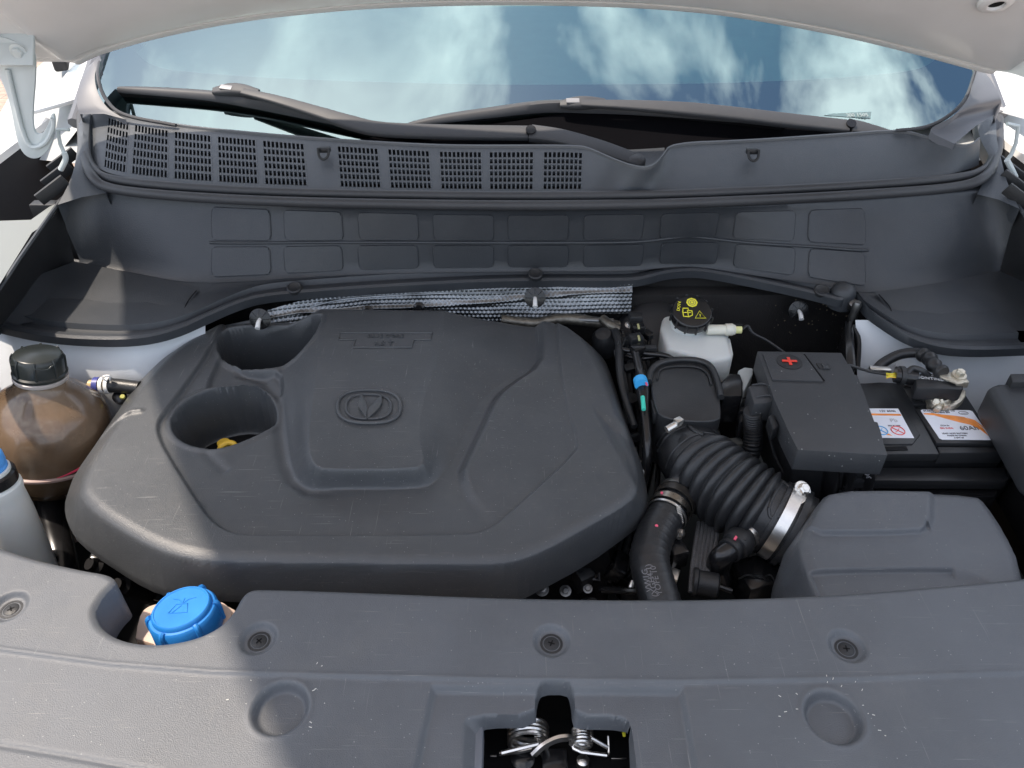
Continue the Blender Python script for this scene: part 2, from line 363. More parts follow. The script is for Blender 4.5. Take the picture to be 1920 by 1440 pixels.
part(g_rows([hood_row(-.001, -.013), hood_row(.1, -.05), hood_row(.35, -.075), hood_row(.7, -.08), hood_row(1.0, -.06), hood_row(1.276, -.011)]), 'outer_skin', WHT, hood, 60)
def hood_pt(px, py, nrm=.0200):
    d = ray(px, py); x = (px - 960) / F
    for _ in range(5):
        p0 = min(he, key=lambda p: abs(p.x - x)) + HN * nrm; p0 = Vector((0, p0.y, p0.z)); s = ((p0 - cam.location).dot(HN)) / d.dot(HN); x = d.x * s
    return cam.location + d * s
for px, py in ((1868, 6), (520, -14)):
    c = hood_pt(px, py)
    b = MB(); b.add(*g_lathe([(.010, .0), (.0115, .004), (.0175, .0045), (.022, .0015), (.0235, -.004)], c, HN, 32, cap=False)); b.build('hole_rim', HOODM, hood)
    part(g_lathe([(.0105, .0005), (0, .0005)], c, HN, 24, cap=False), 'opening', BLK, hood)  # flat black disc stands for the shade inside the hole

# ================================================================ windshield
GT = math.tan(R(28)); GN = Vector((0, -math.sin(R(28)), math.cos(R(28))))
def yb(x): return 1.275 + .11 * (x / .72) ** 2
def ws(px, py, lift=0.0):
    d = ray(px, py); f = lambda s: (CAMZ + d.z * s) - (1.105 + lift / math.cos(R(28)) + GT * (d.y * s - yb(d.x * s)))
    a, b = .6, 4.0
    for _ in range(50):
        m_ = (a + b) / 2
        if f(m_) > 0: a = m_
        else: b = m_
    return d * a + Vector((0, 0, CAMZ))
def gsurf(x, v, off=0): return Vector((x, yb(x) + v * math.cos(R(28)), 1.105 + v * math.sin(R(28)))) + GN * off
wind = thing('windshield', 'large sloping windshield reflecting blue sky and white clouds, black band along its base', 'windshield', (0, 1.27, 1.1))
gm = bpy.data.materials.new('windshield_glass'); gm.use_nodes = True; nt = gm.node_tree; n = nt.nodes; l = nt.links; n.remove(n['Principled BSDF'])
tr = n.new('ShaderNodeBsdfTransparent'); tr.inputs[0].default_value = (.36, .82, .80, 1); gl = n.new('ShaderNodeBsdfGlossy'); gl.inputs['Roughness'].default_value = .015; gl.inputs[0].default_value = (.76, .97, .98, 1)
fr = n.new('ShaderNodeFresnel'); fr.inputs[0].default_value = 3.3; ms = n.new('ShaderNodeMixShader'); l.new(fr.outputs[0], ms.inputs[0]); l.new(tr.outputs[0], ms.inputs[1]); l.new(gl.outputs[0], ms.inputs[2]); l.new(ms.outputs[0], n['Material Output'].inputs[0])
xs = [-.785 + 1.685 * i / 60 for i in range(61)]
part(g_rows([[gsurf(x * (1 - .04 * v), v) for x in xs] for v in (0, .1, .2, .3, .4, .5, .6, .7, .8)]), 'glass', gm, wind, 180)
fb = [ws(*p) for p in ((185, 60), (250, 88), (262, 105), (290, 122), (340, 131), (500, 143), (700, 151), (960, 157), (1280, 155), (1500, 147), (1640, 138), (1720, 127), (1752, 113), (1764, 96), (1830, 60))]
fb = chaikin(fb, 2); fx = [p.x for p in fb]; fv = [(p.y - yb(p.x)) / math.cos(R(28)) for p in fb]
FRM = mat('ceramic_band', (.012, .014, .02), .35, var=.05)
fxs = sorted(xs + [fx[0] + (fx[-1] - fx[0]) * i / 160 for i in range(161)])
def fvx(x): return float(np.interp(x, fx, fv, left=.5, right=.5))
part(g_rows([[gsurf(x, v * fvx(x), -.006) for x in fxs] for v in (0, .5, 1)]), 'black_band', FRM, wind, 180)
# dashboard and cabin behind the glass
DSH = mat('dashboard_plastic', (.42, .44, .44), .7, var=.1)
dash = thing('dashboard', 'pale dashboard top seen through the windshield glass', 'dashboard', (0, 1.5, 1.0))
part(g_rows([[Vector((x, yb(x / 1.28) + a, z)) for x in [q * 1.28 for q in xs]] for a, z in ((.0, 1.05), (.12, 1.085), (.22, 1.12), (.225, 1.113), (.50, 1.14), (.85, 1.15), (.87, .9))]), 'dash_top', DSH, dash)
part(g_box((0, 2.2, .95), (1.4, .9, .1), None, .01), 'shelf', PLD, dash)
shell = thing('cabin_shell', 'white roof and window pillars framing the windshield, mostly behind the raised hood', 'car body', (0, 2.0, 1.1))
for s_, xe in ((-1, -.785), (1, .90)):
    E_ = [gsurf(xe * (1 - .04 * v), v) for v in (0, .2, .4, .6, .8)]; B_ = [Vector((xe + s_ * .05, p.y, 1.06)) for p in E_]
    part(g_rows([E_ + [Vector((E_[-1].x, 2.9, E_[-1].z))], B_ + [Vector((B_[-1].x, 2.9, 1.06))]]), 'side_window', BLG, shell)
    part(g_tube([p + Vector((s_ * .012, 0, .0)) for p in E_] + [Vector((E_[-1].x + s_ * .012, 2.9, E_[-1].z))], .014, 20, 8), 'pillar', mat('trim_plastic', (.12, .125, .14), .5, var=.06), shell)
rt = [gsurf(x * .97, .8) for x in xs]; part(g_rows([[p + Vector((0, 0, .002)) for p in rt], [p + Vector((0, .3, .05)) for p in rt], [Vector((p.x, 2.9, 1.52)) for p in rt]]), 'roof', WHT, shell)
sticker = ws(1600, 217, .0015)
st = thing('windshield_sticker', 'small clear sticker with faint print low on the right of the windshield', 'sticker', sticker)
part(g_prism([ws(1545, 216, .001), ws(1632, 222, .001), ws(1634, 209, .001), ws(1560, 213, .001)], .0006, 0), 'film', mat('sticker_film', (.10, .16, .17), .4, var=.1), st)
textmesh('E000 1505', 'print', mat('sticker_print', (.3, .35, .35), .5, var=.02), st, ws(1604, 216, .002), (1, .05, 0), (0, .88, .47), .011)

# ================================================================ cowl
A = Cv([(172, 198), (190, 207), (240, 222), (340, 240), (480, 254), (600, 264), (760, 274), (860, 278), (1080, 277), (1105, 282), (1150, 303), (1195, 319), (1225, 317), (1243, 296), (1258, 273), (1400, 268), (1560, 257), (1690, 247), (1745, 262), (1795, 277), (1822, 277), (1838, 262)], 1.125, sm=2)
B = Cv([(168, 290), (178, 312), (210, 328), (300, 341), (480, 352), (700, 358), (960, 361), (1200, 359), (1400, 352), (1600, 342), (1780, 328), (1835, 312), (1858, 292)], 1.09)
cowl = thing('cowl_panel', 'grey cowl panel with ten slotted vent grilles below the windshield', 'cowl panel', (0, 1.2, 1.1))
CX0, CX1 = max(A.x0, B.x0), min(A.x1, B.x1)
def CW(x, v, off=0.0):
    a, b = A(x * (1 + .08 * max(0, min(1, (.5 - x) / .5)))), B(x); p = b.lerp(a, v); return p + Vector((0, -.35, .94)) * off
bounds = [(195, 236), (247, 314), (327, 398), (411, 485), (498, 575), (637, 716), (731, 811), (826, 906), (920, 1001), (1016, 1089)]
def midx(px):  # x of a pixel column half way up the sheet
    best = None
    for k in range(400):
        x = CX0 + (CX1 - CX0) * k / 399; p = CW(x, .07); d = p - cam.location; q = 960 + F * d.x / (d.y * CP - d.z * SP)
        if best is None or abs(q - px) < best[0]: best = (abs(q - px), x)
    return best[1]
gb = [(midx(a), midx(b)) for a, b in bounds]
V0, V1 = .07, .90
X = sorted(set([CX0 + (CX1 - CX0) * i / 200 for i in range(201)] + [q for ab in gb for q in ab])); VV = [0, V0, .3, .6, V1, 1]
Vt = [CW(x, v) for v in VV for x in X]; Ft = []
for i in range(len(VV) - 1):
    for k in range(len(X) - 1):
        xm = (X[k] + X[k + 1]) / 2
        if 1 <= i <= 3 and any(a < xm < b for a, b in gb): continue
        Ft.append((i * len(X) + k, i * len(X) + k + 1, (i + 1) * len(X) + k + 1, (i + 1) * len(X) + k))
new('panel', Vt, Ft, PLC, cowl)
def lipz(x): return .0
part(g_loftx([lambda x: A(x, 0, -.001), lambda x: A(x, .001, .0035), lambda x: A(x, .005, .004), lambda x: A(x, .006, .0), lambda x: A(x, .012, -.05)], A.x0 + .002, A.x1 - .002, 260), 'upper_lip', mat('lip_plastic', (.085, .09, .097), .5, var=.1), cowl)
for gi, (a, b) in enumerate(gb):
    m_ = MB(); nb = 7 if gi == 0 else 10 if gi not in (9,) else 9
    pitch = (b - a) / nb; bw = pitch * .36
    for k in range(nb + 1):
        x = a + pitch * k; c = []
        for v in (V0, .35, .65, V1):
            c.append([CW(x - bw / 2, v, .0004), CW(x + bw / 2, v, .0004), CW(x + bw / 2, v, -.005), CW(x - bw / 2, v, -.005)])
        V = [p for q in c for p in q]; m_.add(V, [(i * 4 + j, i * 4 + (j + 1) % 4, (i + 1) * 4 + (j + 1) % 4, (i + 1) * 4 + j) for i in range(3) for j in range(4)] + [(0, 1, 2, 3), (12, 13, 14, 15)])
    for r in range(1, 6):
        v = V0 + (V1 - V0) * r / 6 ; hv = .021
        V = []; xn = 6
        for i in range(xn + 1):
            x = a + (b - a) * i / xn; V += [CW(x, v - hv, .0), CW(x, v + hv, .0), CW(x, v + hv, -.006), CW(x, v - hv, -.006)]
        m_.add(V, [(i * 4 + j, i * 4 + (j + 1) % 4, (i + 1) * 4 + (j + 1) % 4, (i + 1) * 4 + j) for i in range(xn) for j in range(4)])
    m_.build('vent_grille', PLC, cowl, 30)
part(g_loftx([lambda x: CW(x, -.02, -.022), lambda x: CW(x, .97, -.035)], CX0, CX1, 60), 'vent_shade_backing', BLK, cowl)  # black backing sheet stands for the shade behind the vent slots
for px, py in ((608, 281), (1411, 284)):
    c = wz(px, py, 1.126); b = MB(); b.add(*g_box(c + Vector((0, .002, 0)), (.020, .010, .010), None, .003)); b.add(*g_tube([c + Vector((-.009, -.004, .004)), c + Vector((-.007, -.012, -.006)), c + Vector((0, -.015, -.01)), c + Vector((.007, -.012, -.006)), c + Vector((.009, -.004, .004))], .0022, 16, 8)); b.build('clip', PLD, cowl)
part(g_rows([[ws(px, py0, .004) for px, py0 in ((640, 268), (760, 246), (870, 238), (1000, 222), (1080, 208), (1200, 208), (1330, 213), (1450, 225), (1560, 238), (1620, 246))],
             [ws(px, py0, .004) for px, py0 in ((640, 276), (760, 280), (870, 286), (1000, 290), (1080, 300), (1200, 325), (1330, 300), (1450, 290), (1560, 280), (1620, 262))]]), 'wiper_shade_sheet', mat('shade_black', (.004, .004, .005), .9, spec=.02), cowl)  # black sheet just above the glass, painting the shadow under the wipers
part(g_rows([[wz(px, py0, 1.108) for px, py0 in ((1130, 268), (1190, 269), (1246, 269))], [wz(px, py0, 1.100) for px, py0 in ((1130, 322), (1190, 322), (1246, 322))]]), 'well_floor', PLB, cowl)
# corner trims
TRM = mat('trim_plastic', (.12, .125, .14), .5, var=.06)
def corner(lab, up, low, fold):
    t = thing('corner_trim', lab, 'trim', wz(*up[0][2]), 'trims at the lower corners of the windshield')
    o, i_ = [smooth_path([wz(*p) for p in q], 24) for q in up]; mid = [a.lerp(b, .55) + Vector((0, 0, .006)) for a, b in zip(o, i_)]
    part(g_rows([[p + Vector((0, 0, -.03)) for p in o], o, mid, i_, [p + Vector((0, 0, -.012)) for p in i_]]), 'upper_cover', TRM, t)
    o, i_ = [smooth_path([wz(*p) for p in q], 24) for q in low]
    part(g_rows([[p + Vector((0, 0, -.03)) for p in o], o, [a.lerp(b, .5) + Vector((0, 0, .003)) for a, b in zip(o, i_)], i_, [p + Vector((0, .0, -.02)) for p in i_]]), 'lower_cover', PLC, t)
    part(g_tube(smooth_path([wz(*p) for p in fold], 20), .0032, 20, 8), 'glass_seal', RUBS, t)
corner('grey corner trim at the left end of the windshield, beside the gooseneck hinge', ([(184, 108, 1.20), (160, 132, 1.185), (146, 168, 1.165), (145, 200, 1.145), (150, 214, 1.135)], [(190, 112, 1.20), (178, 140, 1.185), (183, 172, 1.165), (202, 202, 1.145), (236, 224, 1.13)]),
       ([(146, 205, 1.122), (147, 250, 1.115), (140, 310, 1.10), (126, 350, 1.088), (108, 384, 1.076)], [(170, 212, 1.122), (166, 255, 1.112), (168, 300, 1.10), (182, 335, 1.086), (200, 362, 1.076)]), [(188, 108, 1.20), (184, 145, 1.185), (200, 188, 1.155), (236, 216, 1.137), (330, 235, 1.13)])
corner('grey corner trim at the right end of the windshield, next to the white fender', ([(1834, 124, 1.20), (1858, 150, 1.185), (1876, 185, 1.165), (1876, 202, 1.145), (1866, 214, 1.135)], [(1826, 150, 1.20), (1814, 185, 1.18), (1786, 218, 1.16), (1745, 244, 1.14), (1790, 270, 1.13)]),
       ([(1872, 205, 1.122), (1868, 250, 1.115), (1880, 310, 1.10), (1892, 350, 1.088), (1912, 392, 1.076)], [(1830, 222, 1.122), (1838, 260, 1.112), (1856, 300, 1.10), (1846, 335, 1.086), (1832, 364, 1.076)]), [(1830, 130, 1.20), (1812, 182, 1.18), (1780, 216, 1.16), (1736, 238, 1.14), (1680, 245, 1.13)])

# ================================================================ hood seal (two rounded ridges)
seal = thing('hood_seal', 'long black double rubber seal running across in front of the vent grilles', 'rubber seal', (0, 1.13, 1.09))
def sealpath(d, dz, e):
    l_ = [(158 - e, 214, 1.118), (160 - e, 250, 1.108), (163 - e, 290, 1.10), (176 - e * .6, 312 + d * .7, 1.094)]
    r_ = [(1842 + e * .6, 315 + d * .7, 1.094), (1862 + e, 290, 1.10), (1866 + e, 250, 1.108), (1866 + e, 222, 1.118)]
    mid = [(205, 328), (300, 341), (480, 352), (700, 358), (960, 361), (1200, 359), (1400, 352), (1600, 342), (1780, 328)]
    return [wz(*p) for p in l_] + [wz(a, b + d, 1.09 + dz) for a, b in mid] + [wz(*p) for p in r_]
part(g_tube(sealpath(6, .0, 0), .0068, 220, 12), 'upper_ridge', RUBS, seal)
part(g_tube(sealpath(24, -.008, 6), .0080, 220, 12), 'lower_ridge', RUBS, seal)
part(g_tube([p + Vector((0, -.001, -.006)) for p in sealpath(14, -.004, 2)], .007, 220, 8), 'carrier', BLK, seal)

# ================================================================ bulkhead cover
D = Cv([(105, 384), (150, 366), (195, 358), (300, 370), (400, 377), (600, 387), (800, 393), (960, 395), (1150, 394), (1350, 390), (1600, 380), (1750, 367), (1838, 360), (1880, 372), (1912, 388)], 1.072)
E = Cv([(136, 488), (200, 501), (270, 514), (340, 528), (420, 530), (560, 520), (700, 512), (960, 508), (1180, 508), (1240, 501), (1290, 498), (1340, 503), (1430, 518), (1550, 534), (1600, 546), (1650, 548), (1760, 532), (1876, 508)], .967)
Fl = Cv([(-60, 600), (0, 616), (60, 630), (140, 639), (250, 641), (325, 626), (395, 594), (440, 574), (490, 558), (600, 549), (700, 542), (860, 533), (1000, 529), (1180, 530), (1210, 525), (1250, 514), (1300, 510), (1340, 515), (1417, 530), (1511, 550), (1560, 563), (1580, 568), (1592, 552), (1604, 552), (1615, 578), (1650, 604), (1700, 636), (1760, 655), (1830, 660), (1930, 656)], .962)
bulk = thing('bulkhead_cover', 'wide dark plastic bulkhead cover with two rows of raised square panels behind the engine', 'plastic cover', (0, 1.1, 1.0))
def FC(x, v, off=0):
    d, e = D(x), E(x); p = e.lerp(d, v); n_ = Vector((0, -.93, .3)); return p + n_ * off + Vector((0, -.012 * math.sin(math.pi * v) * 0, 0))
bx0, bx1 = max(D.x0, E.x0), min(D.x1, E.x1)
part(g_loftx([lambda x: B(x, -.001, -.004), lambda x: B(x, -.02, -.016), lambda x: D(x, .004, .0045), lambda x: D(x, .0, .004), lambda x: D(x, -.003, .001)] + [(lambda v: (lambda x: FC(x, v)))(v) for v in (.95, .8, .6, .4, .2, .06)] + [lambda x: E(x, -.004, .0015)], bx0, bx1, 320), 'rear_wall', PLB, bulk, 50)
fx0, fx1 = Fl.x0, Fl.x1
part(g_loftx([lambda x: E(x, .0, .0035), lambda x: E(x, -.004, .0005), lambda x: E(x, -.006, -.001).lerp(Fl(x, .034, .006), .5), lambda x: Fl(x, .034, .006), lambda x: Fl(x, .030, -.002), lambda x: Fl(x, .016, -.002), lambda x: Fl(x, .012, .005), lambda x: Fl(x, .004, .006), lambda x: Fl(x, 0, .003), lambda x: Fl(x, 0, -.010), lambda x: Fl(x, .02, -.014)], fx0, fx1, 420), 'front_flange', PLB, bulk, 40)
cols = [(397, 508), (533, 643), (672, 785), (812, 926), (952, 1066), (1094, 1206), (1238, 1345), (1376, 1490), (1515, 1622)]
def projx(p): d = p - cam.location; k = d.y * CP - d.z * SP; return 960 + F * d.x / k, 720 - F * (d.z * CP + d.y * SP) / k
def fx_at(px, v):
    lo, hi = bx0, bx1
    for _ in range(40):
        m_ = (lo + hi) / 2
        if projx(FC(m_, v))[0] < px: lo = m_
        else: hi = m_
    return lo
for a, b in cols:
    for v0, v1 in ((.52, .93), (.07, .44)):
        vm_ = .72 if v0 > .3 else .25; xa, xb = fx_at(a, vm_), fx_at(b, vm_); hh = (D((xa + xb) / 2).z - E((xa + xb) / 2).z); w_ = xb - xa
        rr = rrect(w_, (v1 - v0) * hh, .008, 4); cx = (xa + xb) / 2; cv = (v0 + v1) / 2
        P = lambda s, o: [FC(cx + x * s, cv + y * s / hh, o) for x, y in rr]
        n_ = len(rr); V = P(1.0, -.001) + P(1.0, .0016) + P(.975, .0028) + [FC(cx, cv, .0028)]
        Fs = [(i, (i + 1) % n_, n_ + (i + 1) % n_, n_ + i) for i in range(n_)] + [(n_ + i, n_ + (i + 1) % n_, 2 * n_ + (i + 1) % n_, 2 * n_ + i) for i in range(n_)]
        # inner fill in strips so that it follows the wall
        nn = 10; Vg = [FC(cx + w_ * .47 * (2 * i / nn - 1), cv + (v1 - v0) * .47 * (2 * j / 4 - 1), .0030) for j in range(5) for i in range(nn + 1)]; k0 = len(V); V += Vg
        Fs += [(k0 + j * (nn + 1) + i, k0 + j * (nn + 1) + i + 1, k0 + (j + 1) * (nn + 1) + i + 1, k0 + (j + 1) * (nn + 1) + i) for j in range(4) for i in range(nn)]
        Fs += [(2 * n_ + i, 2 * n_ + (i + 1) % n_, 3 * n_) for i in range(n_)]
        new('panel', V, Fs, PLB, bulk, 30)
xa, xb = fx_at(394, .5), fx_at(1628, .45)
part(g_tube([FC(xa + (xb - xa) * i / 60, .49 - .03 * (i / 60) ** 2 + (.05 * math.exp(-((i / 60 - .73) / .05) ** 2)), .0015) for i in range(61)], .0024, smooth=False, seg=8), 'rib', PLB, bulk)
for px, py, z in ((552, 540, .969), (1004, 514, .975), (1540, 545, .968)):
    c = wz(px, py, z); part(g_lathe([(.012, -.004), (.012, .0015), (.010, .003), (.006, .001), (0, .001)], c, (0, -.3, 1), 20), 'push_clip', PLD, bulk)
part(g_lathe([(.020, -.02), (.0195, .004), (.016, .014), (.008, .019), (0, .02)], wz(1580, 552, .962), (0, -.05, 1), 28), 'strut_dome', PLB, bulk)
# side trays and side walls
def tray(side, tops, front, seam):
    b = MB()
    b.add(*g_rows([[wz(*p) for p in tops], [wz(*p) for p in front]])); b.build('side_tray', PLB, bulk)
    part(g_tube([wz(*p) for p in seam], .0008, 12, 6), 'seam', BLK, bulk)
tray('l', [(60, 520, .99), (140, 490, .974), (230, 508, .974), (330, 529, .974), (372, 545, .97)], [(-20, 622, .962), (60, 603, .9635), (180, 603, .9635), (300, 598, .9635), (345, 585, .9635)], [(368, 545, .972), (352, 565, .9685), (342, 588, .9655)])
tray('r', [(1640, 547, .974), (1700, 540, .974), (1790, 525, .974), (1874, 508, .974), (1960, 545, .98)], [(1672, 588, .9635), (1730, 605, .9635), (1800, 616, .9635), (1880, 620, .9635), (1980, 620, .962)], [(1648, 552, .973), (1668, 575, .9685), (1672, 590, .9655)])
for nm, top, bot in (('l', [(112, 378, 1.075), (96, 400, 1.07), (40, 480, 1.06), (0, 540, 1.05), (-60, 620, 1.03)], [(140, 492, .972), (110, 510, .965), (50, 570, .96), (0, 622, .955), (-60, 690, .945)]),
                     ('r', [(1908, 385, 1.075), (1925, 410, 1.07), (1960, 480, 1.06), (1990, 540, 1.05), (2040, 620, 1.03)], [(1874, 510, .972), (1896, 530, .965), (1950, 570, .96), (2000, 622, .955), (2060, 690, .945)])):
    T = [wz(*p) for p in top]; Bt = [wz(*p) for p in bot]
    part(g_rows([T, [a.lerp(b, .5) for a, b in zip(T, Bt)], Bt]), 'side_wall', PLD, bulk); part(g_tube(Bt, .003, 16, 6), 'edge_bead', PLB, bulk); part(g_tube(T, .003, 16, 6), 'edge_bead', PLB, bulk)

# ================================================================ body in white around the bay
def mirror_pts(pts): return pts
lf = thing('left_fender', 'sunlit white fender edge left of the bay with paving beyond it', 'fender', (-.9, .9, .9))
def fender(t, s, corner_poly, zoff=0):
    ys = [1.46, 1.34, 1.2, 1.0, .8, .6, .4, .25]
    sec = lambda y: [Vector((s * x, y, z - .05 * ((1.34 - y) / 1.1) ** 2)) for x, z in ((.872, 1.07), (.874, 1.096), (.882, 1.101), (.91, 1.10), (.935, 1.085), (.95, 1.04), (.955, .9), (.94, .6), (.93, .35))]
    part(g_rows([sec(y) for y in ys]), 'outer_panel', WHT, t)
    part(g_prism([wz(*p) for p in corner_poly], .008, .002), 'rear_corner', WHT, t)
    part(g_rows([[Vector((s * .874, y, 1.09 - .05 * ((1.34 - y) / 1.1) ** 2)) for y in (1.46, 1.34, 1.2, 1.0, .8, .6, .4, .25)], [Vector((s * .86, y, 1.0)) for y in (1.46, 1.34, 1.2, 1.0, .8, .6, .4, .25)], [Vector((s * .80, y, .93)) for y in (1.46, 1.34, 1.2, 1.0, .8, .6, .4, .25)]]), 'liner', mat('liner_felt', (.012, .013, .016), .8), t)
fender(lf, -1, [(60, 208, 1.12), (146, 184, 1.12), (150, 152, 1.125), (190, 112, 1.135), (150, 106, 1.135), (104, 160, 1.125)])
rf = thing('right_fender', 'white fender corner right of the windshield with pale paving above it', 'fender', (.9, .9, .9))
fender(rf, 1, [(1866, 200, 1.12), (1850, 160, 1.125), (1822, 124, 1.135), (1868, 126, 1.135), (1900, 150, 1.125), (1940, 190, 1.12), (1990, 235, 1.12), (1925, 216, 1.12)])
part(g_prism([Vector((-.905, 1.64, 1.16)), Vector((-.93, 1.63, 1.16)), Vector((-.95, 1.68, 1.16)), Vector((-.92, 1.70, 1.18))], .03, .005), 'mirror_base', PLD, lf)
part(g_rows([[wz(-120, 460, 1.06), wz(0, 414, 1.06), wz(58, 412, 1.062), wz(92, 388, 1.066), wz(118, 376, 1.07)], [wz(-120, 700, 1.058), wz(-5, 540, 1.058), wz(60, 436, 1.058), wz(88, 418, 1.06), wz(100, 406, 1.064)]]), 'inner_flange', mat('flange_paint', (.19, .205, .2), .45, var=.05), lf)
for k in range(3):
    part(g_box(wz(118 - k * 10, 302 + k * 27, 1.085), (.052, .006, .02), Matrix.Rotation(R(38), 3, 'Z') @ Matrix.Rotation(R(-25), 3, 'Y'), .001), 'fin', PLD, lf)
    part(g_box(wz(1893 + k * 10, 318 + k * 27, 1.085), (.052, .006, .02), Matrix.Rotation(R(-38), 3, 'Z') @ Matrix.Rotation(R(25), 3, 'Y'), .001), 'fin', PLD, rf)
for s_ in (-1,): part(g_box((s_ * .745, 1.17, .98), (.07, .02, .16), None, .002), 'end_filler', PLD, bulk)
# gooseneck hinges
def hinge(lab, mx, poly):
    f = (lambda p: (1920 + 150 - p[0], p[1] + 12, p[2])) if mx else (lambda p: p)
    P = [wy(*f(p)) for p in poly]
    t = subthing('hinge', P[0], hood, lab); P2 = chaikin(P, 2, True)
    part(g_prism(P2, .005, .0015, vec=(0, 1, 0)), 'arm', HNG, t, 30)
    rib = smooth_path([wy(*f(p)) for p in ((14, 130, 1.197), (28, 190, 1.197), (42, 245, 1.197), (58, 275, 1.197), (84, 268, 1.197), (99, 240, 1.197), (99, 222, 1.197))], 24)
    part(g_tube(rib, .0035, 24, 8), 'ridge', HNG, t); part(g_box(wy(*f((25, 92, 1.197))), (.062, .006, .05), Matrix.Rotation(R(-40), 3, 'X'), .002), 'mount_plate', HNG, t)
    bolt(wy(*f((35, 96, 1.192))), (0, -.9, -.2), .008, .009, 'bolt', HNG, t)
hp = [(-30, 60, 1.2), (50, 84, 1.2), (66, 100, 1.2), (66, 150, 1.2), (62, 190, 1.2), (61, 232, 1.2), (66, 252, 1.2), (78, 252, 1.2), (90, 236, 1.2), (95, 214, 1.2), (102, 214, 1.2), (103, 238, 1.2), (97, 270, 1.2), (80, 294, 1.2), (60, 299, 1.2), (42, 288, 1.2), (30, 260, 1.2), (22, 210, 1.2), (8, 160, 1.2), (-20, 115, 1.2)]
hinge('pale grey gooseneck hinge carrying the raised hood at the left', False, hp)
hinge('pale grey gooseneck hinge at the right edge, mostly outside the picture', True, hp)
for s, pts in ((0, [(130, 243), (108, 243), (113, 270), (120, 286)]), (1, [(1888, 232), (1909, 236), (1905, 268), (1896, 290), (1888, 300)])):
    t = thing('wire_hook', ('thin grey wire hook beside the left hinge' if s == 0 else 'thin grey wire hook beside the right corner trim'), 'hook', wy(pts[0][0], pts[0][1], 1.22))
    part(g_tube([wy(a, b, 1.22) for a, b in pts], .0032, smooth=False, seg=8), 'wire', HNG, t); part(g_tube([wy(a, b, 1.215) for a, b in (pts[-1], (pts[-1][0] + (3 if s == 0 else 6), pts[-1][1] + 12), (pts[-1][0] + (-6 if s == 0 else 16), pts[-1][1] + 32))], .0045, 10, 8), 'link', HNG, t)
# inner fender sheet metal (white), front rails and dark bay floor
inl = thing('left_inner_panel', 'bluish white inner body panel behind the coolant tank', 'body panel', (-.6, .9, .8))
part(g_rows([[wz(-260, 600, .95), wz(-60, 610, .95), wz(100, 630, .95), wz(250, 640, .95), wz(330, 622, .95), wz(385, 606, .95)], [wz(-260, 700, .90), wz(-60, 690, .90), wz(100, 700, .9), wz(250, 712, .9), wz(330, 690, .9), wz(385, 665, .9)], [wz(-260, 850, .83), wz(-60, 800, .83), wz(100, 790, .83), wz(250, 770, .84), wz(330, 740, .85), wz(385, 725, .86)], [wz(-260, 990, .72), wz(-60, 940, .72), wz(100, 920, .72), wz(250, 900, .72), wz(330, 860, .72), wz(385, 800, .72)]]), 'sheet', WHI, inl, 60)
part(g_prism(Pz([(100, 935), (150, 925), (165, 980), (118, 1012)], .72), .02, .002), 'bracket', mat('inner_bracket', (.32, .29, .31), .5, var=.1), inl)
inr = thing('right_inner_panel', 'bluish white inner body panel behind the battery', 'body panel', (.6, .9, .8))
part(g_rows([[wz(1604, 600, .945), wz(1640, 600, .95), wz(1720, 640, .95), wz(1830, 652, .95), wz(2050, 650, .95)], [wz(1606, 650, .91), wz(1650, 668, .91), wz(1730, 690, .91), wz(1830, 690, .91), wz(2050, 690, .91)], [wz(1608, 740, .86), wz(1650, 745, .86), wz(1730, 760, .86), wz(1830, 760, .86), wz(2050, 760, .86)], [wz(1610, 820, .78), wz(1650, 820, .78), wz(1730, 830, .78), wz(1830, 840, .78), wz(2050, 840, .78)]]), 'sheet', WHI, inr, 60)
part(g_tube([wz(1756 - 15, 636, .936), wz(1738, 690, .90), wz(1730, 720, .88)], .002, 12, 6), 'weld_seam', WHI, inr)
part(g_lathe([(.016, 0), (.015, .004), (.008, .006), (0, .006)], wz(1700, 690, .905), (-.3, -.5, .8), 20), 'grommet', WHI, inr)
bay = thing('bay_floor', 'floor and walls coloured black for the shade deep down in the engine bay', 'engine bay', (0, .75, .55))
part(g_box((0, .78, .50), (1.66, .95, .02), None, .002), 'floor', BLK, bay)  # deep shade of the bay is put into the near-black colour
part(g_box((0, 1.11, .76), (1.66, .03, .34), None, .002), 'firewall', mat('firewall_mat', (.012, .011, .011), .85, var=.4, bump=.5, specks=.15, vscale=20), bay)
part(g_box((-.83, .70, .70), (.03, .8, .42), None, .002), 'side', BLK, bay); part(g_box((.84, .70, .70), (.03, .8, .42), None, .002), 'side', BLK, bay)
# front of the car below the radiator cover
fr_ = thing('front_bumper', 'white front bumper below the radiator cover', 'bumper', (0, .1, .5))
part(g_rows([[Vector((x, y0 + .22 * (abs(x) / .92) ** 3, z)) for x in [-.93 + 1.86 * i / 30 for i in range(31)]] for y0, z in ((.16, .90), (.11, .88), (.07, .8), (.05, .6), (.06, .4), (.10, .25))]), 'skin', WHT, fr_)
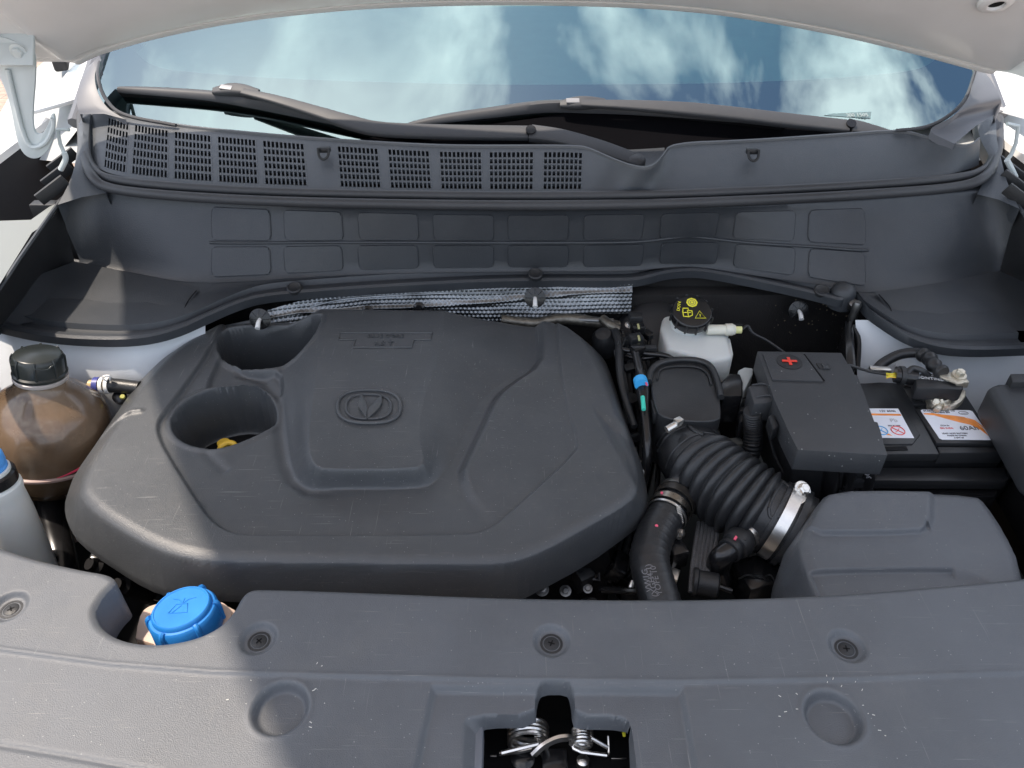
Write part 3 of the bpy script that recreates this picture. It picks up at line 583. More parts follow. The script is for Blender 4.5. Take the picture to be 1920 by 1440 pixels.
# ================================================================ engine cover
ec = thing('engine_cover', 'big faded black plastic engine cover with oval emblem and two deep cup-shaped openings', 'engine cover', (-.2, .78, .88))
c_out = chaikin(Pz([(430, 590, .93), (345, 630, .92), (300, 662, .91), (243, 725, .905), (198, 786, .90), (183, 806, .90), (135, 880, .89), (124, 915, .885), (118, 945, .88), (123, 975, .878), (140, 1003, .878), (200, 1045, .878), (268, 1088, .878), (320, 1104, .878), (480, 1113, .878), (900, 1115, .878), (960, 1112, .878), (1000, 1097, .878), (1100, 1040, .88), (1190, 976, .88), (1212, 955, .88), (1219, 925, .885), (1212, 880, .89), (1202, 835, .90), (1188, 800, .905), (1168, 745, .91), (1150, 690, .915), (1135, 655, .92), (1110, 630, .925), (1060, 606, .93), (980, 598, .935), (900, 596, .935), (610, 592, .935)], .93), 1, True)
c_rim = chaikin(Pz([(430, 600), (350, 640), (308, 672), (252, 738), (208, 800), (195, 815), (152, 890), (146, 915), (150, 930), (180, 962), (250, 1006), (300, 1030), (350, 1045), (420, 1052), (900, 1057), (960, 1052), (1020, 1032), (1090, 992), (1170, 945), (1194, 922), (1200, 890), (1192, 845), (1177, 805), (1157, 750), (1137, 700), (1122, 668), (1098, 642), (1053, 616), (975, 606), (610, 600)], .928), 1, True)
PZ = lambda pts, z=.93, n=1: chaikin(Pz(pts, z), n, True)
c_rec = PZ([(430, 585), (385, 665), (345, 722), (303, 775), (292, 793), (292, 812), (306, 845), (375, 955), (402, 985), (435, 1001), (480, 1005), (880, 1005), (925, 990), (965, 958), (1083, 850), (1086, 825), (1075, 790), (1060, 740), (1050, 680), (1045, 590)])
c_bo = PZ([(545, 570), (530, 680), (527, 710), (532, 770), (540, 840), (550, 885), (570, 905), (600, 911), (790, 911), (820, 895), (848, 860), (875, 800), (895, 755), (920, 728), (960, 705), (985, 680), (992, 640), (990, 570)], .93, 2)
c_bi = PZ([(603, 570), (600, 650), (594, 720), (584, 790), (580, 850), (590, 878), (610, 888), (780, 886), (797, 874), (789, 840), (787, 800), (797, 750), (815, 700), (832, 645), (835, 570)], .943, 1)
c_lobe = PZ([(998, 580), (1003, 650), (1000, 688), (950, 718), (917, 745), (892, 800), (862, 860), (850, 890), (872, 945), (960, 1020), (1100, 1080), (1500, 1080), (1500, 580)])
l_lobe = [wz(*p, .93) for p in ((998, 600), (1003, 650), (1000, 688), (950, 718), (917, 745), (892, 800), (862, 860))]
c_cup1 = PZ([(320, 795), (322, 775), (340, 752), (370, 735), (410, 722), (455, 717), (490, 725), (512, 748), (517, 775), (510, 795), (480, 812), (440, 828), (410, 836), (385, 836), (350, 828), (328, 812)], .93)
c_cup2 = PZ([(432, 606), (410, 622), (405, 645), (415, 662), (440, 677), (480, 684), (520, 681), (560, 668), (590, 648), (604, 625), (606, 608), (520, 607)], .935)
c_fun = PZ([(413, 648), (377, 728), (400, 724), (470, 718), (515, 738), (535, 735), (530, 690), (480, 692), (430, 675)], .93)
c_side = PZ([(1100, 760), (1130, 775), (1190, 800), (1240, 850), (1230, 930), (1180, 905), (1150, 850)], .925)
l_val = [wz(*p, .925) for p in ((452, 694), (495, 708), (520, 745), (524, 800), (532, 860), (548, 898), (580, 918), (640, 923), (780, 923), (826, 908), (862, 862))]
l_fold = [wz(*p, .925) for p in ((183, 806), (215, 792), (250, 778), (266, 777))]
l_tail = [wz(*p, .925) for p in ((388, 850), (405, 868), (420, 880))]
def cover_h(X, Y):
    a = ramp(c_out, c_rim, X, Y); dr = sdf(c_rim, X, Y)
    z = .930 + .006 * np.clip((Y - .55) / .45, 0, 1) - .010 * np.clip((X - .02) / .16, 0, 1) ** 2 - .004 * np.clip((-.36 - X) / .2, 0, 1) ** 1.5
    z = z - .0060 * np.clip(1 - dr / .015, 0, 1) ** 2 * (dr > -1)
    z = z - .052 * (1 - a) ** 1.15 * (1 - .55 * np.clip((Y - .60) / .35, 0, 1))
    rec = sst(sdf(c_rec, X, Y) / .005); fade = 1 - .75 * np.clip((X - .0) / .12, 0, 1)
    z = z - .0075 * rec * fade * (Y < 1.1)
    fu = sst(sdf(c_fun, X, Y) / .008); z = z - .008 * fu
    z = z - .0055 * sst((-.19 - X) / .08) * np.exp(-(dline(l_val, X, Y) / .009) ** 2)
    z = z + .0035 * np.exp(-(dline(l_fold, X, Y) / .004) ** 2) - .002 * np.exp(-(dline(l_tail, X, Y) / .006) ** 2)
    z = z - .006 * sst(sdf(c_side, X, Y) / .02)
    b = ramp(c_bo, c_bi, X, Y); z = z + .026 * (b - .04 * np.sin(2 * np.pi * b))
    lo = sst(sdf(c_lobe, X, Y) / .018) * np.exp(-(dline(l_lobe, X, Y) / .075) ** 2); z = z + .013 * lo
    for cup, w_, dp in ((c_cup1, .005, .11), (c_cup2, .005, .15)):
        s = sdf(cup, X, Y); z = z + .0022 * np.exp(-((s + .004) / .004) ** 2); z = z - dp * sst((s + .001) / w_) * (.75 + .25 * sst(s / .03))
    return z
hfield('shell', c_out, cover_h, .0014, PL, ec, skirt=.012, smooth=75)
def ring(cx, cy, rx, ry, z, r, nm):
    P = []
    for k in range(72):
        t = 2 * math.pi * k / 72; c, s = math.cos(t), math.sin(t); e = .78
        P.append(wz(cx + rx * math.copysign(abs(c) ** e, c), cy + ry * math.copysign(abs(s) ** e, s), z))
    part(g_tube(P, r, smooth=False, closed=True, seg=10), nm, PL, ec)
EZ = float(cover_h(np.array([[wz(692, 762, .945).x]]), np.array([[wz(692, 762, .945).y]]))[0, 0])
ring(692, 762, 59, 31, EZ + .0012, .0027, 'emblem_ring'); ring(691, 762.5, 42, 23, EZ + .0008, .0020, 'emblem_ring')
for poly in ([(674, 740), (680.5, 740), (690, 765), (687.5, 772), (687.8, 784.5), (671, 761)], [(711, 743), (716, 740), (716, 754), (711, 764), (688.4, 784.7), (688.4, 769), (691, 764.5)]):
    part(g_prism(Pz(poly, EZ + .0042), .0045, .0009), 'emblem_stroke', PL, ec)
TZ = EZ + .0025
part(g_tube(Pz([(638, 624), (811, 624), (808, 637), (776, 637), (772, 651), (662, 651), (667, 637), (636, 637)], TZ), .0011, smooth=False, closed=True, seg=6), 'plate_outline', PL, ec)
textmesh('BLUE CORE', 'lettering', PL, ec, wz(723, 630.8, TZ - .0004), (1, 0, 0), (0, 1, 0), .0105, .0016)
textmesh('1.5 T', 'lettering', PL, ec, wz(719, 644.5, TZ - .0004), (1, 0, 0), (0, 1, 0), .0135, .0016)
dipst = thing('dipstick', 'yellow dipstick handle poking up inside the left cup of the engine cover', 'dipstick', wz(428, 834, .90))
part(g_tube([wz(411, 848, .86), wz(415, 838, .868), wz(427, 831, .87), wz(439, 833, .868), wz(445, 848, .86)], .0042, 20, 10), 'loop', YLD, dipst)
part(g_lathe([(.009, 0), (.009, .03), (0, .03)], wz(428, 858, .825), (0, 0, 1), 16), 'grip', YLD, dipst)

# ================================================================ radiator cover
rc = thing('radiator_cover', 'full-width grey plastic radiator cover with four screws, two round dimples and latch opening', 'radiator cover', (0, .35, .93))
s_out = [(-.80, .17, .96)] + [tuple(p) for p in chaikin(Pz([(-520, 960), (-300, 960), (-100, 992), (0, 1022), (60, 1042), (150, 1063), (195, 1070), (213, 1080), (214, 1090), (196, 1106), (178, 1132), (176, 1152), (190, 1176), (220, 1194), (262, 1203), (312, 1203), (370, 1191), (412, 1170), (438, 1142), (452, 1114), (466, 1102), (490, 1099), (700, 1107), (960, 1118), (1280, 1121), (1530, 1113), (1750, 1095), (1920, 1078), (2120, 1055), (2420, 1010)], .96), 2)] + [(.82, .17, .96)]
s_out = [Vector(p) for p in s_out]; s_out[0].x = s_out[1].x; s_out[-1].x = s_out[-2].x
l_cr = [wz(*p, .96) for p in ((-520, 1150), (-200, 1186), (0, 1215), (200, 1243), (400, 1259), (640, 1266), (960, 1274), (1280, 1277), (1600, 1271), (1920, 1258), (2420, 1222))]
crx = [p.x for p in l_cr]; cry = [p.y for p in l_cr]
l_l2 = [wz(*p, .957) for p in ((-300, 1330), (0, 1396), (120, 1416), (250, 1440), (420, 1475))]
s_rec = PZ([(806, 1283), (1284, 1286), (1330, 1530), (1400, 1800), (660, 1800), (752, 1530)], .957, 0)
pk_o = PZ([(866, 1700), (866, 1358), (880, 1342), (1002, 1341), (1005, 1302), (1018, 1285), (1064, 1285), (1076, 1302), (1079, 1341), (1165, 1342), (1184, 1360), (1194, 1440), (1210, 1700)], .951, 1)
pk_i = PZ([(902, 1700), (902, 1376), (912, 1366), (1004, 1366), (1007, 1322), (1016, 1311), (1062, 1311), (1070, 1322), (1073, 1362), (1084, 1368), (1172, 1370), (1181, 1384), (1184, 1700)], .934, 1)
scr = [(18, 1138), (485, 1200), (1034, 1205), (1588, 1214)]; scw = [wz(a, b, .956) for a, b in scr]
dmp = [wz(526, 1330, .955), wz(1562, 1346, .955)]
def rad_h(X, Y):
    so = sdf(s_out, X, Y); yc = np.interp(X, crx, cry); d = Y - yc
    z = .960 - .0022 * sst(-d / .003 + .5) + .0013 * np.exp(-(d / .0022) ** 2) - .03 * np.clip(.30 - Y, 0, 1) ** 1.2 - .006 * (X / .8) ** 2
    z = z - .0018 * np.exp(-(dline(l_l2, X, Y) / .0022) ** 2)
    z = z - .005 * np.clip(1 - so / .007, 0, 1) ** 2
    z = z - .0065 * sst(sdf(s_rec, X, Y) / .007) 
    p = ramp(pk_o, pk_i, X, Y); z = z - .017 * np.minimum(p * 1.02, 1)
    for c in scw:
        r = np.hypot(X - c.x, Y - c.y); z = z - .0058 * (1 - sst((r - .0125) / .0065))
    for c in dmp:
        r = np.hypot(X - c.x, Y - c.y); z = z - .0105 * (1 - sst((r - .0195) / .0062)) + .0008 * np.exp(-((r - .0275) / .002) ** 2)
    return z
hfield('panel', s_out, rad_h, .00155, PLR, rc, holes=(pk_i,), skirt=.055, smooth=70)
for i, c in enumerate(scw):
    z0 = .9510 - .006 * (c.x / .8) ** 2; q = Vector((c.x, c.y, z0))
    t = thing('screw', ['push screw at the far left of the radiator cover, in full sunlight', 'push screw just right of the blue washer cap', 'middle push screw, above the latch opening', 'push screw in front of the air filter box'][i], 'screw', q, 'push screws in the radiator cover')
    part(g_lathe([(.0118, 0), (.0118, .0022), (.0105, .0035), (.0085, .0036), (.0082, .0022), (.0076, .0022)], q, (0, 0, 1), 32, cap=False), 'collar', PLD, t)
    part(g_lathe([(.0074, .001), (.0074, .0034), (.0062, .0042), (0, .0042)], q, (0, 0, 1), 28), 'head', PLD, t)
    for a in (35, 125): part(g_box(q + Vector((0, 0, .0043)), (.0065, .0013, .0005), Matrix.Rotation(R(a + i * 17), 3, 'Z'), 0), 'slot', BLK, t)
# scuffs and grit lying on the panel
gr = MB(); rnd = random.Random(4)
for k in range(26):
    c = dmp[1] if k < 16 else dmp[0]; a = rnd.uniform(-.6, 3.4); rr = rnd.uniform(.029, .05); x, y = c.x + rr * math.cos(a), c.y + rr * math.sin(a)
    zz = float(rad_h(np.array([[x]]), np.array([[y]]))[0, 0]); gr.add(*g_box((x, y, zz + .0002), (rnd.uniform(.0006, .0028), .0005, .0004), Matrix.Rotation(a + rnd.uniform(-.4, .4), 3, 'Z'), 0))
o = gr.build('scuff_marks', DUSTM, rc); o['kind'] = 'stuff'

# ---------------- latch mechanism in the opening
lt = thing('hood_latch', 'shiny steel hood latch springs and levers inside the dark front opening', 'latch', wz(1040, 1400, .90))
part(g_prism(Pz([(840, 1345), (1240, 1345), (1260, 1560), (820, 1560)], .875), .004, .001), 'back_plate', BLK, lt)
def coil(a, b, r, turns, wr, nm, tail0, tail1):
    a, b = Vector(a), Vector(b); u, v, ax = frame_of(b - a); P = [Vector(p) for p in tail0]; L = (b - a).length
    for k in range(int(turns * 28) + 1):
        t = k / (turns * 28); P.append(a + ax * (L * t) + u * (r * math.cos(2 * math.pi * turns * t)) + v * (r * math.sin(2 * math.pi * turns * t)))
    P += [Vector(p) for p in tail1]; part(g_tube(P, wr, smooth=False, seg=8), nm, STL, lt)
coil(wz(990, 1364, .900), wz(990, 1398, .900), .0175, 4.2, .0024, 'spring', [], [wz(1010, 1395, .91), wz(940, 1412, .91)])
coil(wz(1091, 1370, .905), wz(1091, 1398, .905), .0085, 4.5, .0020, 'spring', [wz(1140, 1402, .905), wz(1110, 1385, .91)], [wz(1076, 1403, .905), wz(1090, 1410, .905), wz(1138, 1416, .905)])
part(g_sweep([wz(936, 1414, .908), wz(970, 1410, .908), wz(997, 1405, .908)], [(-.0008, -.002), (.0008, -.002), (.0008, .002), (-.0008, .002)], n=10), 'lever', STL, lt)
part(g_sweep([wz(1000, 1416, .905), wz(1020, 1398, .912), (wz(1045, 1386, .915)), wz(1068, 1384, .915), wz(1070, 1392, .91)], [(-.0015, -.004), (.0015, -.004), (.0015, .004), (-.0015, .004)], n=20), 'striker', STL, lt)
part(g_tube([wz(1140, 1380, .905), wz(1141, 1410, .9), wz(1139, 1417, .9)], .0012, 10, 6), 'wire', STL, lt)
part(g_box(wz(1160, 1423, .90), (.014, .0015, .003), None, .0005), 'tab', mat('dull_steel', (.2, .2, .2), .4, metal=1), lt)
part(g_box(wz(925, 1418, .90), (.006, .002, .003), None, .0005), 'tab', MATS['dull_steel'], lt)
part(g_box(wz(1040, 1440, .885), (.025, .03, .02), None, .004), 'pawl', BLG, lt); part(g_lathe([(.011, 0), (.011, .006), (.006, .009), (0, .009)], wz(980, 1428, .89), (0, 0, 1), 20), 'pivot', BLG, lt)
part(g_lathe([(.006, -.03), (.006, 0), (.003, .002)], wz(1093, 1425, .885), (0, .1, 1), 16), 'pin', STL, lt)
part(g_tube([wz(1012, 1405, .89), wz(1022, 1425, .885), wz(1030, 1450, .88)], .002, 12, 8), 'rod', MATS['dull_steel'], lt)
part(g_box(wz(887, 1425, .925), (.018, .05, .03), None, .003), 'bracket', mat('latch_bracket', (.12, .13, .15), .5, var=.1), lt)
part(g_box(wz(1170, 1376, .915), (.003, .005, .003), None, .001), 'clip', YEL, lt)

# ================================================================ air filter box
ab = thing('air_filter_box', 'grey plastic air filter box lid with stepped ribs at the front right', 'air filter box', (.5, .58, .85))
a_out = chaikin(Pz([(1530, 925, .925), (1548, 914, .93), (1700, 914, .93), (1835, 920, .93), (1858, 934, .925), (1895, 990, .925), (1932, 1060, .925), (1955, 1150, .92), (1965, 1270, .92), (1500, 1290, .875), (1476, 1112, .875), (1462, 1085, .875), (1464, 1055, .88), (1478, 1015, .89)], .93), 1, True)
a_rim = chaikin(Pz([(1552, 922), (1700, 921), (1830, 927), (1848, 940), (1885, 995), (1915, 1058), (1945, 1260), (1600, 1260), (1512, 1068), (1500, 1030), (1500, 1004), (1530, 950)], .928), 1, True)
a_pl = PZ([(1480, 1000), (1718, 999), (1734, 988), (1738, 900), (1500, 900)], .93, 1)
a_lo = PZ([(1500, 1069), (1560, 1064), (1780, 1061), (1812, 1067), (1870, 1092), (1890, 1190), (1480, 1190)], .93, 1)
def air_h(X, Y):
    a = ramp(a_out, a_rim, X, Y); dr = sdf(a_rim, X, Y)
    z = .930 - .05 * (1 - a) ** 1.2 - .005 * np.clip(1 - dr / .012, 0, 1) ** 2
    z = z * 1.0; inr_ = sst(dr / .006); p = sdf(a_pl, X, Y); wdt = np.where(X > wz(1725, 960, .93).x, .012, .004); z = z + .006 * inr_ * sst(1 + np.minimum(p, 0) / wdt) 
    q = sdf(a_lo, X, Y); wd2 = np.where(X > wz(1785, 1060, .93).x, .014, .005); z = z - .006 * inr_ * sst(q / wd2)
    return z
hfield('lid', a_out, air_h, .0014, PLR, ab, skirt=.05, smooth=70)
part(g_prism(Pz([(1480, 1080), (1545, 950), (1845, 950), (1925, 1085), (1920, 1160), (1530, 1160)], .850), .12, .004), 'housing', PLD, ab)
# ================================================================ heat shield
hs = thing('heat_shield', 'dimpled silver heat shield strip between the engine cover and the bulkhead cover', 'heat shield', (0, 1.07, .92))
def hcurve(pts): 
    P = [wy(a, b, y) for a, b, y in pts]; return np.array([p.x for p in P]), np.array([p.y for p in P]), np.array([p.z for p in P])
ht = hcurve([(470, 590, 1.03), (560, 565, 1.05), (700, 545, 1.075), (860, 536, 1.08), (1000, 532, 1.085), (1187, 532, 1.085)]); hb = hcurve([(470, 612, 1.02), (560, 606, 1.035), (700, 606, 1.055), (860, 606, 1.06), (960, 606, 1.06), (1050, 600, 1.06), (1100, 590, 1.065), (1183, 587, 1.07)])
nx_, nz_ = 640, 56; x0 = max(ht[0][0], hb[0][0]); x1 = min(ht[0][-1], hb[0][-1]); rows = []
for j in range(nz_):
    v = j / (nz_ - 1); r = []
    for i in range(nx_):
        x = x0 + (x1 - x0) * i / (nx_ - 1); yt, yb_ = np.interp(x, ht[0], ht[1]), np.interp(x, hb[0], hb[1]); zt, zb = np.interp(x, ht[0], ht[2]), np.interp(x, hb[0], hb[2])
        y = yb_ + (yt - yb_) * v; z = zb + (zt - zb) * v
        b = z / .0060; a = x / .0070 + .5 * (math.floor(b) % 2); e = -2 * (math.sin(math.pi * a) * math.sin(math.pi * b)) ** 2
        y += .0008 * e - .004 * math.exp(-((v - (.62 + .15 * math.sin(x * 7))) / .06) ** 2) + .0022 * mnoise.noise(Vector((x * 11, z * 16, 0))) + .0010 * mnoise.noise(Vector((x * 37, z * 40, 3)))
        r.append(Vector((x, y, z)))
    rows.append(r)
part(g_rows(rows), 'foil', FOIL, hs, 80)
part(g_tube([wy(a, b, 1.05) for a, b in ((560, 582), (640, 562), (760, 553), (900, 548), (1000, 547))], .0013, 30, 6), 'fold', FOIL, hs)
part(g_tube([wy(a, b, 1.035) for a, b in ((940, 600), (1000, 606), (1060, 598), (1130, 606), (1160, 612))], .009, 30, 10), 'gasket', mat('sooty_foil', (.16, .15, .13), .4, metal=.8, bump=.8, bscale=200, var=.5, vscale=60), hs)
for px, py in ((690, 583), (786, 577)): part(g_lathe([(.0095, 0), (.0095, .003), (.006, .006), (0, .006)], wy(px, py, 1.045), (0, -1, .3), 20), 'fastener', BLG, hs)
def star_clip(px, py, y, lab, par=None):
    c = wy(px, py, y); t = thing('retaining_clip', lab, 'clip', c, 'round black clips with a white stud'); ax = Vector((0, -.9, .35)).normalized()
    part(g_lathe([(.0165, 0), (.0165, .0015), (.008, .004), (0, .003)], c, ax, 24), 'washer', BLG, t)
    u, v, a = frame_of(ax); b = MB()
    for k in range(8):
        an = 2 * math.pi * k / 8; d = u * math.cos(an) + v * math.sin(an); b.add(*g_tube([c + a * .004 + d * .006, c + a * .002 + d * .015], .0007, 4, 5))
    b.build('ribs', PLD, t); part(g_tube([c + a * .002, c + a * .012 + Vector((0, 0, -.004)), c + a * .022 + Vector((0, 0, -.012))], lambda q: .0028 + .0012 * q, 8, 10), 'stud', WHT, t)
star_clip(1003, 558, 1.04, 'round black clip with a white stud on the silver heat shield')
star_clip(488, 598, 1.0, 'round black clip with a white stud at the left end of the heat shield')
star_clip(1497, 582, 1.06, 'round black clip with a white stud on the black firewall by the brake reservoir')
# underside curtain above the firewall
part(g_box((.36, 1.135, .925), (.66, .02, .05), None, .002), 'sound_pad', MATS['firewall_mat'], bay)
part(g_box((-.45, 1.14, .925), (.8, .01, .05), None, .002), 'sound_pad', MATS['firewall_mat'], bay)
g_ = MB(); rnd = random.Random(3)
for k in range(34):
    p = wy(rnd.uniform(1450, 1590), rnd.uniform(560, 625), 1.0735); g_.add(*g_lathe([(rnd.uniform(.0006, .0018), 0), (0, .001)], p, (0, -1, 0), 5))
o = g_.build('mud_spots', mat('mud', (.11, .09, .06), .9, var=.3), bay); o['kind'] = 'stuff'

# ================================================================ brake fluid reservoir
br = thing('brake_reservoir', 'translucent white brake fluid reservoir with black cap and yellow symbols', 'brake reservoir', wz(1305, 640, .88))
bc = wz(1297, 586, .958); bax = Vector((.0, -.36, .93)).normalized()
part(g_prism(Pz([(1243, 592), (1262, 588), (1330, 606), (1370, 610), (1365, 634), (1376, 668), (1335, 676), (1250, 652), (1238, 612)], .925), .05, .007, 3), 'tank', MLK, br)
part(g_prism(Pz([(1330, 634), (1370, 632), (1376, 664), (1340, 668)], .917), .045, .004, 2), 'side_chamber', MLK, br)
part(g_prism(Pz([(1300, 650), (1340, 655), (1340, 700), (1310, 690)], .905), .06, .006, 2), 'foot', MLK, br)
part(g_lathe([(.027, -.05), (.025, -.012), (.0245, 0)], bc, bax, 32), 'neck', MLK, br)
part(g_tube([wz(1325, 618, .935), wz(1378, 618, .935)], .0078, 10, 14, False), 'sensor_tube', CRM, br); part(g_lathe([(.0092, 0), (.0095, .010), (.0085, .012)], wz(1360, 618, .935), (1, 0, 0), 18), 'sensor_collar', CRM, br)
part(g_lathe([(.0062, 0), (.0062, .012)], wz(1375, 618, .935), (1, 0, 0), 16), 'sensor_plug', mat('pale_yellow', (.75, .74, .35), .5, var=.05), br)
part(g_tube([wz(1392, 617, .937), wz(1402, 611, .94), wz(1412, 625, .93), wz(1440, 640, .92), wz(1480, 668, .905)], .0022, 24, 8), 'sensor_wire', RUB, br)
part(g_box(wz(1385, 610, .941), (.012, .006, .006), None, .001), 'plug_latch', BLG, br)
cap = part(g_lathe([(.0300, -.014), (.0315, -.008), (.0315, .0), (.0298, .004), (.028, .005), (0, .005)], bc, bax, 48), 'cap', BLG, br)
u, v, a = frame_of(bax); v = -v if v.y < 0 else v; u = v.cross(a); b = MB()
for k in range(12):
    an = 2 * math.pi * k / 12 + .15; d = u * math.cos(an) + v * math.sin(an); b.add(*g_tube([bc + d * .0318 - a * .013, bc + d * .0322, bc + d * .0308 + a * .0035], .0018, 8, 6))
LOC[cap.name] = LOC[cap.name]; b.build('grip_ribs', PLD, cap)
def cp(x, y, h=.0053): return bc + a * h + u * x + v * y
part(g_lathe([(.0088, 0), (.0088, .0004), (.0, .0004)], cp(-.001 + .002, .015), a, 8), 'symbol', YEL, cap)
for r_ in (.0055, .0028): part(g_tube([cp(.001 + r_ * math.cos(t * .35), .015 + r_ * math.sin(t * .35), .0058) for t in range(18)], .0004, smooth=False, closed=True, seg=5), 'symbol_line', INK, cap)
def loop_(pts, nm, m, par, r_=.0007, closed=True): part(g_tube([cp(x, y, .0056) for x, y in pts], r_, smooth=False, closed=closed, seg=6), nm, m, par)
loop_([(.0105, -.001), (.0185, -.0145), (.0025, -.0145)], 'warning_triangle', YEL, cap, .0009); loop_([(.0105, -.007), (.0105, -.0115)], 'warning_stroke', YEL, cap, .0006, False)
loop_([(-.014, .004), (-.006, .004), (-.006, .000), (-.001, -.001), (-.001, -.009), (-.007, -.012), (-.015, -.011), (-.015, -.003)], 'manual_symbol', YEL, cap, .0009); loop_([(-.0145, -.004), (-.003, -.004)], 'manual_line', YEL, cap, .0007, False); loop_([(-.0075, .001), (-.0075, -.0115)], 'manual_line', YEL, cap, .0007, False)
textmesh('DOT4', 'lettering', YEL, cap, cp(-.0195, .008), (u * .25 + v), (v * .25 - u), .0068)

# brake booster and dark shapes behind the engine
bo = thing('brake_booster', 'dark grey rounded brake booster shell beside the brake reservoir', 'brake booster', wz(1225, 620, .84))
part(g_lathe([(.001, .05), (.03, .048), (.055, .036), (.068, .015), (.07, -.02)], wz(1228, 640, .86), (0, -.5, .8), 36), 'shell', mat('booster_paint', (.03, .03, .032), .5, var=.2), bo)
# engine block, seen only in the gaps
eb = thing('engine_block', 'dark engine parts showing in the gaps below the engine cover', 'engine', (-.15, .8, .6))
part(g_box((-.17, .80, .74), (.60, .34, .2), None, .02), 'block', BLK, eb)
rnd = random.Random(12)
for i in range(26):
    px = rnd.uniform(60, 420) if i < 9 else rnd.uniform(990, 1230); py = rnd.uniform(1000, 1150) if i < 9 else rnd.uniform(1050, 1140)
    z = rnd.uniform(.70, .82); c = wz(px, py, z)
    if i % 3 == 0: part(g_lathe([(.012, -.05), (.012, 0), (.008, .004), (.008, .012), (0, .012)], c, (rnd.uniform(-.5, .5), rnd.uniform(-.5, .3), 1), 14), 'fitting', PLD if i > 8 else BLK, eb)
    elif i % 3 == 1: part(g_box(c, (rnd.uniform(.02, .05), .02, rnd.uniform(.02, .05)), Matrix.Rotation(rnd.uniform(0, 3), 3, 'Z') @ Matrix.Rotation(rnd.uniform(-.5, .5), 3, 'X'), .003), 'bracket', BLG if i % 2 else PLD, eb)
    else: part(g_tube([c, c + Vector((rnd.uniform(-.06, .06), rnd.uniform(-.03, .03), rnd.uniform(-.05, .02))), c + Vector((rnd.uniform(-.1, .1), rnd.uniform(-.1, .1), -.08))], .0045, 16, 8), 'pipe', BLG, eb)
con = part(g_tube(Pz([(1100, 1075), (1104, 1064), (1122, 1070), (1124, 1088), (1112, 1086)], .80), .0016, smooth=False, closed=True, seg=6), 'connector_latch', mat('connector_grey', (.06, .06, .065), .4, var=.1), eb)
part(g_box(wz(1108, 1078, .795), (.018, .016, .01), Matrix.Rotation(.4, 3, 'Z'), .002), 'connector', BLG, eb)
for px, py, r_ in ((1102, 1104, .004), (1060, 1108, .005), (1016, 1105, .006)): bolt(wz(px, py, .79), (0, -.4, .9), r_, .004, 'bolt', MATS['dull_steel'], eb)
part(g_tube([wz(1186, 1088, .80), wz(1180, 1112, .79)], lambda q: .002 + .0015 * math.sin(3.14 * q), 10, 8), 'bright_rod', ZNC, eb)

# ================================================================ wiring right of the engine cover
wh = thing('wiring_harness', 'black wiring harness with blue tape running down beside the engine cover', 'wiring harness', wz(1200, 720, .85))
part(g_tube([wz(1150, 615, .925), wz(1160, 640, .925), wz(1163, 700, .92), wz(1172, 745, .91), wz(1190, 800, .90)], lambda q: .007 - .002 * q, 30, 12), 'flat_hose', RUB, wh)
part(g_lathe([(.001, .022), (.012, .02), (.019, .01), (.02, -.02)], wz(1133, 640, .905), (-.2, -.3, 1), 24), 'cap_lobe', RUB, wh)
part(g_tube([wz(1165, 655, .925), wz(1205, 662, .93), wz(1250, 668, .93), wz(1275, 685, .92)], .0042, 24, 10), 'cable', BLG, wh)
part(g_tube([wz(1160, 665, .915), wz(1200, 672, .92), wz(1235, 668, .925)], .0038, 20, 10), 'cable', BLG, wh)
part(g_tube([wz(1190, 655, .935), wz(1198, 690, .93), wz(1203, 715, .925), wz(1208, 760, .92), wz(1212, 800, .91), wz(1213, 850, .89), wz(1205, 900, .85)], lambda q: .0062 + .0045 * math.exp(-((q - .36) / .12) ** 2), 40, 14), 'taped_loom', BLG, wh)
part(g_tube([wz(1200, 712, .9335), wz(1203, 722, .9335)], .0098, 8, 16), 'blue_tape', CYN, wh)
part(g_tube([wz(1205, 744, .9325), wz(1207, 768, .929)], .0030, 6, 8), 'teal_mark', TEAL, wh)
part(g_tube([wz(1206, 704, .937), wz(1213, 722, .937)], .0016, 6, 8), 'pink_mark', PKM, wh)
for k in range(4): part(g_box(wz(1192 + 4 * (k % 2), 596 + k * 20, .935), (.020, .016, .014), Matrix.Rotation(.15 * k, 3, 'Z'), .002), 'connector', [PLD, BLG, PLD, BLG][k], wh)
part(g_box(wz(1197, 612, .944), (.003, .012, .002), None, 0), 'label_tag', mat('tag_yellow', (.4, .4, .2), .5), wh); part(g_box(wz(1198, 634, .944), (.003, .012, .002), None, 0), 'label_tag', MATS['tag_yellow'], wh)
part(g_box(wz(1220, 652, .94), (.016, .008, .006), None, .001), 'clip', PLD, wh)
part(g_tube([wz(1130, 598, .93), wz(1145, 610, .93), wz(1160, 618, .925)], .0075, 16, 10), 'foil_sleeve', MATS['sooty_foil'], wh)
part(g_tube([wz(1040, 596, .925), wz(1110, 600, .925), wz(1150, 601, .925)], .0035, 16, 8), 'bright_pipe', MATS['dull_steel'], wh)
for k, (pa, pb) in enumerate((((1158, 648), (1164, 632)), ((1168, 648), (1173, 634)))): part(g_tube([wz(*pa, .93), wz(*pb, .93)], .0012, 4, 6), 'pin', MATS['dull_steel'], wh)
rnd = random.Random(21)
